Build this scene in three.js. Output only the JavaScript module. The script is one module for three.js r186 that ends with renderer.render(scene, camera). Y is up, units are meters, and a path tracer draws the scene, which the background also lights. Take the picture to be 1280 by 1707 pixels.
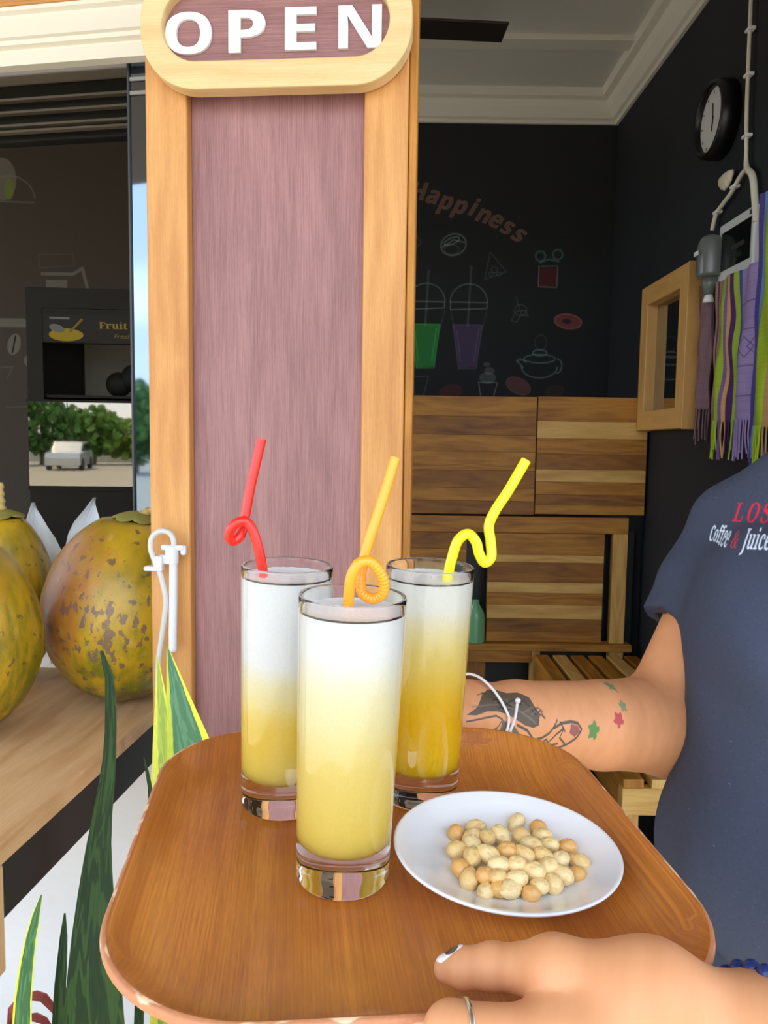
import * as THREE from 'three';
import { RoundedBoxGeometry } from 'three/addons/geometries/RoundedBoxGeometry.js';
import { TextGeometry } from 'three/addons/geometries/TextGeometry.js';
import { FontLoader } from 'three/addons/loaders/FontLoader.js';
import { mergeGeometries } from 'three/addons/utils/BufferGeometryUtils.js';
import { RectAreaLightUniformsLib } from 'three/addons/lights/RectAreaLightUniformsLib.js';
import { createNoise2D, createNoise3D } from 'simplex-noise';

// ---------------------------------------------------------------- camera, sky, sun, exposure
const scene = new THREE.Scene();
const camera = new THREE.PerspectiveCamera(2 * Math.atan(853.5 / 1290) * 180 / Math.PI, 1280 / 1707, 0.05, 300);
camera.position.set(0, 1.45, 0);
camera.rotation.order = 'YXZ';
camera.rotation.set(-5 * Math.PI / 180, 0, 0.014);

const renderer = new THREE.WebGLRenderer({ antialias: true });
renderer.toneMapping = THREE.LinearToneMapping;
renderer.toneMappingExposure = 1.42;
renderer.shadowMap.enabled = true;
RectAreaLightUniformsLib.init();

function rng(seed) { let s = seed >>> 0; return () => { s = (s + 0x6d2b79f5) | 0; let t = Math.imul(s ^ (s >>> 15), 1 | s); t = (t + Math.imul(t ^ (t >>> 7), 61 | t)) ^ t; return ((t ^ (t >>> 14)) >>> 0) / 4294967296; }; }
const n2 = createNoise2D(rng(11)), n3 = createNoise3D(rng(23));
const fbm = (x, y, o = 4) => { let a = 0.5, s = 0; for (let i = 0; i < o; i++) { s += a * n2(x, y); x *= 2.03; y *= 2.03; a *= 0.5; } return s; };
const fbm3 = (x, y, z, o = 4) => { let a = 0.5, s = 0; for (let i = 0; i < o; i++) { s += a * n3(x, y, z); x *= 2.03; y *= 2.03; z *= 2.03; a *= 0.5; } return s; };
const clamp = (x, a = 0, b = 1) => Math.min(b, Math.max(a, x));
const sstep = (a, b, x) => { const t = clamp((x - a) / (b - a)); return t * t * (3 - 2 * t); };
const mix = (a, b, t) => a + (b - a) * t;
const mixc = (a, b, t) => [mix(a[0], b[0], t), mix(a[1], b[1], t), mix(a[2], b[2], t)];
const V = (x, y, z) => new THREE.Vector3(x, y, z);

{ // clear tropical sky with thin clouds
  const W = 512, H = 256, d = new Float32Array(W * H * 4);
  for (let j = 0; j < H; j++) for (let i = 0; i < W; i++) {
    const el = ((j + 0.5) / H - 0.5) * Math.PI, az = ((i + 0.5) / W - 0.5) * 2 * Math.PI;
    const x = Math.cos(el) * Math.cos(az), y = Math.sin(el), z = Math.cos(el) * Math.sin(az);
    let c = mixc([2.75, 2.95, 3.1], [0.95, 1.45, 2.3], Math.pow(clamp(y), 0.5));
    const cl = sstep(0.05, 0.5, fbm3(x * 2.2, y * 5, z * 2.2, 5)) * sstep(-0.02, 0.1, y);
    c = mixc(c, [3.6, 3.6, 3.6], cl * 0.7);
    if (y < 0) c = mixc(c, [0.5, 0.48, 0.45], sstep(0, 0.04, -y));
    const o = (j * W + i) * 4; d[o] = c[0]; d[o + 1] = c[1]; d[o + 2] = c[2]; d[o + 3] = 1;
  }
  const t = new THREE.DataTexture(d, W, H, THREE.RGBAFormat, THREE.FloatType);
  t.mapping = THREE.EquirectangularReflectionMapping; t.magFilter = THREE.LinearFilter; t.needsUpdate = true;
  scene.background = t; scene.environment = t;
}
const sun = new THREE.DirectionalLight(0xffeccc, 7);
sun.position.set(-5, 11, 5); sun.target.position.set(0, 0, 0);
sun.castShadow = true; sun.shadow.mapSize.set(2048, 2048);
Object.assign(sun.shadow.camera, { left: -8, right: 8, top: 8, bottom: -8, near: 0.5, far: 40 });
scene.add(sun, sun.target);

// ---------------------------------------------------------------- helpers
const used = new Map();
function numbered(n) { const k = used.get(n) ?? 0; used.set(n, k + 1); return k ? n + '_' + String(k).padStart(3, '0') : n; }
function tag(o, label, category, group) { o.userData.label = label; o.userData.category = category; if (group) o.userData.group = group; return o; }
function thing(name, label, category, pos = [0, 0, 0], ry = 0, group) {
  const g = new THREE.Group(); g.name = numbered(name); g.position.set(...pos); g.rotation.y = ry; scene.add(g);
  return tag(g, label, category, group);
}
function part(name, geo, mat, parent, label) {
  const m = new THREE.Mesh(geo, mat); m.name = parent === scene ? numbered(name) : name; m.castShadow = m.receiveShadow = true; parent.add(m);
  if (parent !== scene) { let k = 0, n = name; const taken = new Set(parent.children.filter((c) => c !== m).map((c) => c.name)); while (taken.has(n)) n = name + '_' + String(++k).padStart(3, '0'); m.name = n; }
  if (label) m.userData.label = label;
  return m;
}
function struct(name, geo, mat, parent = scene) { const m = part(name, geo, mat, parent); if (parent === scene) m.userData.kind = 'structure'; return m; }
function structGroup(name, pos, ry = 0) { const g = new THREE.Group(); g.name = name; g.position.set(...pos); g.rotation.y = ry; g.userData.kind = 'structure'; scene.add(g); return g; }

function dtex(w, h, fn, srgb = true, wrap = THREE.MirroredRepeatWrapping) {
  const d = new Uint8Array(w * h * 4);
  for (let j = 0; j < h; j++) for (let i = 0; i < w; i++) { const c = fn((i + 0.5) / w, (j + 0.5) / h), o = (j * w + i) * 4; d[o] = clamp(c[0], 0, 255); d[o + 1] = clamp(c[1], 0, 255); d[o + 2] = clamp(c[2], 0, 255); d[o + 3] = 255; }
  const t = new THREE.DataTexture(d, w, h); t.wrapS = t.wrapT = wrap; t.magFilter = THREE.LinearFilter; t.minFilter = THREE.LinearFilter;
  if (srgb) t.colorSpace = THREE.SRGBColorSpace; t.needsUpdate = true; return t;
}
function ctex(w, h, draw) { const c = document.createElement('canvas'); c.width = w; c.height = h; draw(c.getContext('2d'), w, h); const t = new THREE.CanvasTexture(c); t.colorSpace = THREE.SRGBColorSpace; t.magFilter = THREE.LinearFilter; return t; }
const std = (color, roughness = 0.6, o = {}) => new THREE.MeshStandardMaterial({ color, roughness, ...o });
const phys = (color, roughness = 0.5, o = {}) => new THREE.MeshPhysicalMaterial({ color, roughness, ...o });

// wood: grain runs along v; the texture covers lx by ly metres
function woodTex(o) {
  const { w = 512, h = 512, lx = 0.25, ly = 0.5, light, dark, rings = 60, streak = 0.5, ringAmt = 0.5, fleck = 0.15, seed = 0, wob = 1, knots = [] } = o;
  const t = dtex(w, h, (u, v) => {
    let x = u * lx, y = v * ly; let k = 0;
    for (const [kx, ky, kr] of knots) { const dx = x - kx, dy = (y - ky) * 0.35, q = Math.exp(-(dx * dx + dy * dy) / (kr * kr)); x += dx * q * 0.8; k = Math.max(k, q); }
    const wv = wob * (0.02 * n2(x * 9 + seed, y * 1.6 + seed) + 0.006 * n2(x * 30 + seed, y * 5));
    const r = 0.5 + 0.5 * Math.sin((x + wv) * rings * 6.283 + 2 * n2(x * 5, y + seed));
    const s = fbm(x * 420 + seed, y * 9, 3), f = fbm(x * 900, y * 60 + seed, 2), big = fbm(x * 14 + seed, y * 2.2, 3);
    const q = clamp(0.45 + ringAmt * (r - 0.5) * (0.6 + 0.6 * big) + streak * s * 0.6 + fleck * f + 0.35 * big + k * 0.45);
    const c = mixc(light, dark, q); return o.tint ? mixc(c, o.tint, o.tintAmt * sstep(-0.15, 0.45, fbm(u * lx * 9 + seed, v * ly * 5, 4))) : c;
  });
  t.userData = { lx, ly }; return t;
}
// box projection of a wood texture in metres, grain along the named axis
function grain(geo, tex, axis = 'y', seed = 0) {
  const { lx, ly } = tex.userData, p = geo.attributes.position, n = geo.attributes.normal, uv = new Float32Array(p.count * 2), r = rng(seed + 77), ou = r() * 3, ov = r() * 3, ax = { x: 0, y: 1, z: 2 }[axis];
  for (let i = 0; i < p.count; i++) {
    const P = [p.getX(i), p.getY(i), p.getZ(i)], N = [Math.abs(n.getX(i)), Math.abs(n.getY(i)), Math.abs(n.getZ(i))], d = N.indexOf(Math.max(...N));
    const rest = [0, 1, 2].filter((k) => k !== d); let a, b;
    if (d === ax) { a = P[rest[0]]; b = P[rest[1]] * 0.3; } else { b = P[ax]; a = P[rest.find((k) => k !== ax)]; }
    uv[2 * i] = a / lx + ou; uv[2 * i + 1] = b / ly + ov;
  }
  geo.setAttribute('uv', new THREE.BufferAttribute(uv, 2)); return geo;
}
function rbox(w, h, d, x = 0, y = 0, z = 0, r = 0.002, seg = 2) { const g = new RoundedBoxGeometry(w, h, d, seg, Math.min(r, w / 2.1, h / 2.1, d / 2.1)); g.translate(x, y, z); return g; }
function box(w, h, d, x = 0, y = 0, z = 0) { const g = new THREE.BoxGeometry(w, h, d); g.translate(x, y, z); return g; }
// box between two corners
function cbox(x0, x1, y0, y1, z0, z1, r = 0) { const a = [x1 - x0, y1 - y0, z1 - z0, (x0 + x1) / 2, (y0 + y1) / 2, (z0 + z1) / 2]; return r ? rbox(...a, r) : box(...a); }
// tube along points with a radius function; ends closed unless open
function sweep(pts, rad, seg = 60, radial = 12, open = false, curve) {
  const c = curve ?? new THREE.CatmullRomCurve3(pts.map((p) => (p.isVector3 ? p : V(...p))), false, 'centripetal'), fr = c.computeFrenetFrames(seg, false);
  const rf = typeof rad === 'function' ? rad : () => rad, pos = [], uv = [], idx = [];
  for (let i = 0; i <= seg; i++) {
    const t = i / seg, P = c.getPointAt(t), r = rf(t);
    for (let j = 0; j <= radial; j++) { const a = j / radial * 2 * Math.PI, q = fr.normals[i].clone().multiplyScalar(Math.cos(a) * r).addScaledVector(fr.binormals[i], Math.sin(a) * r).add(P); pos.push(q.x, q.y, q.z); uv.push(j / radial, t); }
  }
  for (let i = 0; i < seg; i++) for (let j = 0; j < radial; j++) { const a = i * (radial + 1) + j, b = a + radial + 1; idx.push(a, a + 1, b, b, a + 1, b + 1); }
  if (!open) for (const [e, s] of [[0, 1], [seg, -1]]) { const P = c.getPointAt(e / seg), k = pos.length / 3; pos.push(P.x, P.y, P.z); uv.push(0.5, 0.5); for (let j = 0; j < radial; j++) { const a = e * (radial + 1) + j; s > 0 ? idx.push(k, a + 1, a) : idx.push(k, a, a + 1); } }
  const g = new THREE.BufferGeometry(); g.setAttribute('position', new THREE.Float32BufferAttribute(pos, 3)); g.setAttribute('uv', new THREE.Float32BufferAttribute(uv, 2)); g.setIndex(idx); g.computeVertexNormals(); return g;
}
function lathe(profile, seg = 96) { return new THREE.LatheGeometry(profile.map(([r, y]) => new THREE.Vector2(r, y)), seg); }
const merge = (a) => mergeGeometries(a.map((g) => { const q = g.index ? g.toNonIndexed() : g.clone(); for (const k of Object.keys(q.attributes)) if (!['position', 'normal', 'uv'].includes(k)) q.deleteAttribute(k); if (!q.attributes.uv) q.setAttribute('uv', new THREE.BufferAttribute(new Float32Array(q.attributes.position.count * 2), 2)); return q; }));
// naive surface nets over a signed distance function
function surfaceNets(sdf, lo, hi, cell) {
  const n = [0, 1, 2].map((k) => Math.ceil((hi[k] - lo[k]) / cell) + 1), [nx, ny, nz] = n, f = new Float32Array(nx * ny * nz), id = (i, j, k) => i + nx * (j + ny * k);
  for (let k = 0; k < nz; k++) for (let j = 0; j < ny; j++) for (let i = 0; i < nx; i++) f[id(i, j, k)] = sdf(lo[0] + i * cell, lo[1] + j * cell, lo[2] + k * cell);
  const vid = new Int32Array(nx * ny * nz).fill(-1), pos = [], idx = [];
  for (let k = 0; k < nz - 1; k++) for (let j = 0; j < ny - 1; j++) for (let i = 0; i < nx - 1; i++) {
    let m = 0; const v = [];
    for (let c = 0; c < 8; c++) { const q = f[id(i + (c & 1), j + (c >> 1 & 1), k + (c >> 2))]; v.push(q); if (q < 0) m |= 1 << c; }
    if (m === 0 || m === 255) continue;
    let sx = 0, sy = 0, sz = 0, s = 0;
    for (let a = 0; a < 8; a++) for (const b of [a ^ 1, a ^ 2, a ^ 4]) if (b > a && (v[a] < 0) !== (v[b] < 0)) { const t = v[a] / (v[a] - v[b]); sx += mix(a & 1, b & 1, t); sy += mix(a >> 1 & 1, b >> 1 & 1, t); sz += mix(a >> 2, b >> 2, t); s++; }
    vid[id(i, j, k)] = pos.length / 3; pos.push(lo[0] + (i + sx / s) * cell, lo[1] + (j + sy / s) * cell, lo[2] + (k + sz / s) * cell);
  }
  const quad = (a, b, c, d, flip) => { if (a < 0 || b < 0 || c < 0 || d < 0) return; flip ? idx.push(a, c, b, a, d, c) : idx.push(a, b, c, a, c, d); };
  for (let k = 1; k < nz - 1; k++) for (let j = 1; j < ny - 1; j++) for (let i = 1; i < nx - 1; i++) {
    const q = f[id(i, j, k)] < 0;
    if (q !== f[id(i + 1, j, k)] < 0) quad(vid[id(i, j - 1, k - 1)], vid[id(i, j, k - 1)], vid[id(i, j, k)], vid[id(i, j - 1, k)], !q);
    if (q !== f[id(i, j + 1, k)] < 0) quad(vid[id(i - 1, j, k - 1)], vid[id(i - 1, j, k)], vid[id(i, j, k)], vid[id(i, j, k - 1)], !q);
    if (q !== f[id(i, j, k + 1)] < 0) quad(vid[id(i - 1, j - 1, k)], vid[id(i, j - 1, k)], vid[id(i, j, k)], vid[id(i - 1, j, k)], !q);
  }
  const nor = new Float32Array(pos.length), e = cell * 0.5;
  for (let it = 0; it < 2; it++) for (let i = 0; i < pos.length; i += 3) { const [x, y, z] = [pos[i], pos[i + 1], pos[i + 2]], d = sdf(x, y, z); if (Math.abs(d) > cell) continue; const a = sdf(x + e, y, z) - sdf(x - e, y, z), b = sdf(x, y + e, z) - sdf(x, y - e, z), c = sdf(x, y, z + e) - sdf(x, y, z - e), l = Math.hypot(a, b, c) || 1, q = clamp(d, -cell * 0.3, cell * 0.3) * 0.7; pos[i] -= a / l * q; pos[i + 1] -= b / l * q; pos[i + 2] -= c / l * q; }
  for (let i = 0; i < pos.length; i += 3) { const [x, y, z] = [pos[i], pos[i + 1], pos[i + 2]]; const a = sdf(x + e, y, z) - sdf(x - e, y, z), b = sdf(x, y + e, z) - sdf(x, y - e, z), c = sdf(x, y, z + e) - sdf(x, y, z - e), l = Math.hypot(a, b, c) || 1; nor[i] = a / l; nor[i + 1] = b / l; nor[i + 2] = c / l; }
  const g = new THREE.BufferGeometry(); g.setAttribute('position', new THREE.Float32BufferAttribute(pos, 3)); g.setAttribute('normal', new THREE.BufferAttribute(nor, 3)); g.setIndex(idx); return g;
}
const smin = (a, b, k) => { const h = Math.max(k - Math.abs(a - b), 0) / k; return Math.min(a, b) - h * h * k * 0.25; };
// tapered capsule
function cap(x, y, z, a, b, ra, rb) { const bx = b[0] - a[0], by = b[1] - a[1], bz = b[2] - a[2], px = x - a[0], py = y - a[1], pz = z - a[2], t = clamp((px * bx + py * by + pz * bz) / (bx * bx + by * by + bz * bz || 1)); return Math.hypot(px - bx * t, py - by * t, pz - bz * t) - mix(ra, rb, t); }

// ---------------------------------------------------------------- woods and paints
const pineT = woodTex({ light: [222, 168, 98], dark: [176, 112, 50], rings: 34, ringAmt: 0.35, streak: 0.35, seed: 3 });
const paleT = woodTex({ light: [236, 212, 160], dark: [205, 168, 108], rings: 30, ringAmt: 0.3, streak: 0.35, seed: 9 });
const shelfT = woodTex({ w: 768, h: 768, lx: 0.5, ly: 0.9, light: [236, 198, 148], dark: [198, 148, 96], rings: 20, ringAmt: 0.45, streak: 0.4, seed: 21, wob: 2.2 });
const trayT = woodTex({ w: 1024, h: 1024, lx: 0.34, ly: 0.34, light: [224, 142, 54], dark: [164, 90, 26], tint: [150, 72, 30], tintAmt: 0.35, rings: 46, ringAmt: 0.16, streak: 0.75, fleck: 0.22, seed: 41, wob: 0.35 });
const mauveT = woodTex({ w: 768, h: 1024, lx: 0.25, ly: 0.9, light: [168, 122, 117], dark: [124, 83, 82], rings: 50, ringAmt: 0.12, streak: 0.85, fleck: 0.2, seed: 55, wob: 0.3 });
const teakT = [
  woodTex({ lx: 0.14, ly: 0.6, light: [240, 198, 116], dark: [196, 140, 62], rings: 26, seed: 61, wob: 1.6 }),
  woodTex({ lx: 0.14, ly: 0.6, light: [208, 146, 50], dark: [144, 88, 16], rings: 24, seed: 67, wob: 1.8, knots: [[0.05, 0.2, 0.02], [0.1, 0.44, 0.014]] }),
  woodTex({ lx: 0.14, ly: 0.6, light: [180, 118, 36], dark: [112, 66, 10], rings: 30, seed: 71, wob: 1.8, knots: [[0.07, 0.35, 0.02]] }),
];
const M = {
  pine: std(0xffffff, 0.5, { map: pineT }), pale: std(0xffffff, 0.55, { map: paleT }), shelf: std(0xffffff, 0.45, { map: shelfT }),
  tray: phys(0xffffff, 0.42, { map: trayT, clearcoat: 0.6, clearcoatRoughness: 0.28 }), mauve: std(0xffffff, 0.5, { map: mauveT, bumpMap: mauveT, bumpScale: 0.0006 }),
  teak: teakT.map((t) => std(0xffffff, 0.55, { map: t })),
  white: std(0xe8e6e2, 0.6), cream: std(0xe9e2cf, 0.55), black: std(0x0c0d0e, 0.5), darkMetal: std(0x1c1f22, 0.55), plastic: phys(0xe9e9ea, 0.35, {}),
};
const plaster = (r, g, b, amp = 6, s = 5) => dtex(256, 256, (u, v) => { const q = amp * (fbm(u * s, v * s, 4) + 0.4 * fbm(u * 60, v * 60, 2)); return [r + q, g + q, b + q]; });

// ---------------------------------------------------------------- the setting: floors, room shell, shop front, veranda roof
const floorM = std(0xffffff, 0.5, { map: plaster(150, 146, 138, 10, 6) });
struct('floor', cbox(-3.2, 3.2, -0.12, 0, -3.4, 1.9), floorM);
struct('ground', cbox(-60, 60, -0.4, -0.12, -40, 70), std(0xa19a8c, 0.9));
const wallDark = std(0xffffff, 0.75, { map: plaster(20, 24, 30, 5, 4) });
struct('ceiling', cbox(-2.5, 1.0, 2.83, 2.95, -3.32, -1.2), std(0xd6d2c6, 0.8));
struct('wall_right', cbox(0.908, 1.03, 0, 2.83, -3.3, -1.2), wallDark);
struct('wall_left', merge([cbox(-2.5, -2.38, 0, 0.25, -3.3, -1.2), cbox(-2.5, -2.38, 2.55, 2.83, -3.3, -1.2), cbox(-2.5, -2.38, 0.25, 2.55, -3.3, -3.1), cbox(-2.5, -2.38, 0.25, 2.55, -1.5, -1.2)]), wallDark); // open side of the shop
{ // chalkboard wall at the back, chalk drawings are flat print: px() maps drawing units to the wall
  const x0 = -1.75, x1 = 0.95, y0 = 1.1, y1 = 2.75, W = 2048, H = 1252, k = W / (x1 - x0);
  const tex = ctex(W * 0.6, H * 0.6, (c) => {
    c.scale(0.6, 0.6); c.fillStyle = '#181b1d'; c.fillRect(0, 0, W, H); c.fillStyle = '#57514b'; c.fillRect(0, 0, 0.4 * W, H);
    const r = rng(5); for (let i = 0; i < 900; i++) { c.fillStyle = `rgba(70,80,84,${0.02 + 0.03 * r()})`; const s = 6 + 60 * r(); c.fillRect(r() * W, r() * H, s, 1 + 2 * r()); }
    const X = (p) => (0.113 + (p - 697) * 0.00239 - x0) * k, Y = (p) => (y1 - (2.729 - (p - 203) * 0.00236)) * k;
    const S = (w, col) => { c.lineWidth = w * 2.0; c.strokeStyle = col; c.lineCap = c.lineJoin = 'round'; };
    const poly = (pts, fill, close) => { c.beginPath(); pts.forEach(([a, b], i) => (i ? c.lineTo(X(a), Y(b)) : c.moveTo(X(a), Y(b)))); if (close) c.closePath(); if (fill) { c.fillStyle = fill; c.fill(); } else c.stroke(); };
    const ell = (a, b, rx, ry, fill, rot = 0, s0 = 0, s1 = 7) => { c.beginPath(); c.ellipse(X(a), Y(b), rx * 1.85, ry * 1.85, rot, s0, s1); if (fill) { c.fillStyle = fill; c.fill(); } else c.stroke(); };
    const chalk = 'rgba(150,165,160,0.55)', dim = 'rgba(130,145,140,0.36)';
    // lettering along an arc
    const word = [['H', 697, 316, 0.1], ['a', 722, 322, 0.18], ['p', 744, 331, 0.2], ['p', 768, 338, 0.25], ['i', 790, 341, 0.3], ['n', 808, 352, 0.33], ['e', 829, 360, 0.4], ['s', 849, 371, 0.45], ['s', 869, 383, 0.55]];
    c.textAlign = 'center'; c.textBaseline = 'middle';
    for (const [ch, a, b, rot] of word) { c.save(); c.translate(X(a), Y(b)); c.rotate(rot); c.font = 'italic bold 72px sans-serif'; c.fillStyle = 'rgba(186,120,98,0.5)'; c.fillText(ch, 0, 0); c.lineWidth = 3; c.strokeStyle = 'rgba(215,160,140,0.28)'; c.strokeText(ch, 0, 0); c.restore(); }
    // cups with domed lids and straws
    for (const [cx, f1, f2, st] of [[716, 'rgba(44,140,62,0.85)', 'rgba(70,190,90,0.6)', 448], [788, 'rgba(84,64,104,0.75)', 'rgba(120,100,140,0.5)', 440]]) {
      poly([[cx - 26, 538], [cx + 24, 538], [cx + 15, 610], [cx - 15, 612]], f1, true); S(2, f2); poly([[cx - 26, 538], [cx + 24, 538], [cx + 15, 612], [cx - 15, 613]], null, true); poly([[cx - 19, 548], [cx - 12, 600]]); poly([[cx + 18, 545], [cx + 11, 600]]);
      S(2, chalk); ell(cx, 500, 31, 30, null, 0, Math.PI, 2 * Math.PI); poly([[cx - 31, 500], [cx + 31, 500], [cx + 31, 510], [cx - 31, 513], [cx - 31, 500]]); S(3.5, dim); poly([[cx + 3, st], [cx - 1, 540]]); S(1.5, dim); poly([[cx - 30, 516], [cx - 24, 545]]); poly([[cx + 31, 514], [cx + 24, 545]]);
    }
    S(2.5, chalk); ell(760, 404, 21, 17, null, -0.3); ell(757, 398, 13, 5, null, -0.4); poly([[742, 408], [760, 396], [778, 400]]); S(2, dim); ell(757, 412, 12, 8);
    S(1.8, dim); poly([[822, 415], [850, 448], [814, 461], [822, 415]]); ell(830, 445, 5, 5); ell(838, 452, 4, 3); ell(824, 452, 3, 3); poly([[697, 388], [706, 402], [697, 408]]);
    S(3, 'rgba(90,130,125,0.6)'); ell(907, 421, 8, 8); ell(936, 418, 8, 8); poly([[906, 432], [922, 426], [938, 430]]); poly([[905, 470], [904, 440], [937, 440], [936, 470], [905, 472]], 'rgba(92,24,28,0.8)', true); S(2, chalk); poly([[905, 438], [905, 472], [936, 473], [937, 438]]); poly([[908, 438], [936, 437]]);
    S(2, dim); poly([[868, 490], [878, 520], [889, 522], [884, 512], [868, 514], [861, 530], [870, 532], [876, 520]]); ell(876, 512, 10, 9);
    c.save(); ell(957, 530, 23, 12, 'rgba(150,70,70,0.75)', 0.12); S(2, 'rgba(190,110,105,0.6)'); ell(957, 530, 23, 12, null, 0.12); ell(955, 530, 8, 4, 'rgba(30,20,22,0.8)', 0.1); c.restore();
    S(2.4, 'rgba(120,150,148,0.6)'); ell(911, 608, 30, 18, null, 0, 0, Math.PI); ell(911, 594, 26, 7); ell(911, 584, 12, 5); ell(940, 606, 9, 12, null, 0, -1.4, 1.5); poly([[884, 610], [872, 598], [878, 594], [888, 600]]); S(1.5, dim); ell(912, 566, 10, 12); poly([[870, 600], [884, 596]]);
    for (const [a, b, r2] of [[821, 605, 6], [826, 616, 9], [823, 628, 14]]) ell(a, b, r2, r2 * 0.7, 'rgba(130,138,134,0.45)'); S(2, chalk); poly([[808, 636], [840, 636], [834, 660]]); poly([[808, 636], [812, 660]]);
    ell(876, 641, 22, 13, 'rgba(140,80,78,0.6)', 0.45); S(1.5, dim); ell(876, 641, 22, 13, null, 0.45); ell(760, 652, 20, 12, 'rgba(104,40,38,0.55)', -0.2); ell(938, 650, 17, 11, 'rgba(60,52,44,0.6)', -0.2); S(2, dim); poly([[695, 628], [722, 626], [714, 660], [700, 660], [695, 628]]);
    // drawings behind the window
    const g = 'rgba(150,152,146,0.75)'; ell(4, 306, 22, 34, g); S(2.5, chalk); ell(14, 340, 42, 38, null, 0, Math.PI, 6.2); poly([[-40, 342], [56, 344]]); ell(14, 322, 8, 17, 'rgba(140,165,70,0.8)');
    S(5, g); poly([[66, 462], [118, 462], [134, 452], [142, 486]]); poly([[72, 472], [108, 472], [108, 486], [72, 486]], g, true); S(1.5, dim); poly([[60, 430], [118, 428], [120, 448], [62, 452], [60, 430]]);
    poly([[-60, 538], [46, 538], [46, 553], [-60, 553]], g, true); ell(15, 582, 11, 18, g, 0.25); S(2, '#15181a'); poly([[12, 596], [18, 568]]); ell(40, 610, 9, 10, g); S(2, dim); poly([[2, 640], [12, 620], [-10, 622]]); poly([[0, 690], [42, 688]]);
  });
  const g = structGroup('wall_back', [0, 0, 0]);
  part('wall', cbox(-2.5, 1.0, 0, 2.83, -3.32, -3.2), wallDark, g);
  const pl = new THREE.PlaneGeometry(x1 - x0, y1 - y0); pl.translate((x0 + x1) / 2, (y0 + y1) / 2, -3.1995);
  part('chalkboard', pl, std(0xffffff, 0.8, { map: tex }), g, 'black chalkboard paint with coloured chalk drawings');
}
{ // stepped cornice and ceiling battens
  const prof = [[0, 2.725], [0.012, 2.725], [0.018, 2.735], [0.03, 2.74], [0.052, 2.77], [0.062, 2.795], [0.085, 2.8], [0.09, 2.83], [0, 2.83]];
  const s = new THREE.Shape(prof.map(([x, y]) => new THREE.Vector2(x, y))), mat = std(0xe2dccb, 0.6);
  const run = (len) => new THREE.ExtrudeGeometry(s, { depth: len, bevelEnabled: false });
  const a = run(3.3); a.rotateY(-Math.PI / 2); a.translate(0.908, 0, -3.2); struct('trim_1', a, mat);
  const b = run(1.95); b.rotateY(Math.PI); b.translate(0.908, 0, -1.25); struct('trim_2', b, mat);
  struct('trim_3', cbox(-2.38, 0.84, 2.812, 2.832, -2.8, -2.725, 0.004), mat);
  struct('trim_4', cbox(-2.38, 0.84, 2.812, 2.832, -2.1, -2.025, 0.004), mat);
}
{ // shop front on the left: white dado, window with reflective panes, cream fascia above it (turned a little away)
  const g = structGroup('wall_front', [-0.53, 0, -1.334], -10 * Math.PI / 180), white = std(0xffffff, 0.6, { map: plaster(208, 207, 204, 6, 3) });
  part('lower_wall', cbox(-2.2, 0.3, 0, 1.12, -0.1, 0), white, g);
  part('sill', cbox(-2.2, 0.3, 1.12, 1.15, -0.1, 0.004, 0.003), white, g);
  part('lintel', cbox(-2.2, 0.3, 2.07, 2.8, -0.1, -0.005), white, g);
  part('pier', cbox(0.16, 0.42, 0, 2.8, -0.1, -0.002), white, g);
  part('head_wall', cbox(0.42, 1.75, 2.35, 2.83, -0.12, 0), white, g);
}
{
  const f = structGroup('trim_5', [-0.53, 0, -1.334], -10 * Math.PI / 180);
  const prof = [[0, 2.061], [0.02, 2.061], [0.022, 2.08], [0.016, 2.083], [0.016, 2.087], [0.026, 2.09], [0.028, 2.096], [0.034, 2.098], [0.036, 2.13], [0.044, 2.133], [0.046, 2.138], [0, 2.138]];
  const e = new THREE.ExtrudeGeometry(new THREE.Shape(prof.map(([x, y]) => new THREE.Vector2(x, y))), { depth: 2.6, bevelEnabled: false }); e.rotateY(-Math.PI / 2); e.translate(0.36, 0, 0);
  part('fascia', e, M.cream, f);
  part('beam', grain(cbox(-2.2, 0.36, 2.1385, 2.3, 0, 0.05, 0.004), pineT, 'x'), M.pine, f, 'orange varnished beam');
  const w = structGroup('window_1', [-0.53, 0, -1.334], -10 * Math.PI / 180);
  const glass = phys(0xe0dcd6, 0.0, { transmission: 1, thickness: 0, ior: 1.45, specularIntensity: 0, side: THREE.DoubleSide });
  part('pane', cbox(-2.1, 0.097, 1.16, 2.072, -0.032, -0.028), glass, w);
  part('reflective_pane', cbox(0.099, 0.165, 1.16, 2.072, -0.022, -0.018), phys(0x7c8a98, 0.03, { metalness: 1 }), w, 'dark mirror-filmed sliding pane');
  part('sash_edge', cbox(0.095, 0.099, 1.16, 2.072, -0.034, -0.014, 0.001), std(0x3a3d40, 0.4), w);
  const slat = std(0x8f8d86, 0.6);
  part('blind_case', cbox(-2.1, 0.094, 1.972, 2.068, -0.085, -0.06, 0.003), std(0x24282a, 0.6), w, 'dark blind case at the head of the window');
  for (const y of [2.036, 2.015, 1.993, 1.983]) part('blind_slat', cbox(-2.1, 0.094, y - 0.0022, y + 0.0022, -0.052, -0.04, 0.001), slat, w, 'pale slat behind the glass');
  for (const y of [2.043, 2.021]) part('blind_slat', cbox(0.1, 0.165, y - 0.003, y + 0.003, -0.0175, -0.0135, 0.001), slat, w, 'pale strip on the sliding pane');
}
struct('roof', cbox(-3.2, 3.2, 2.6, 2.72, -1.4, 0.55), std(0x8c7a66, 0.8));

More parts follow.
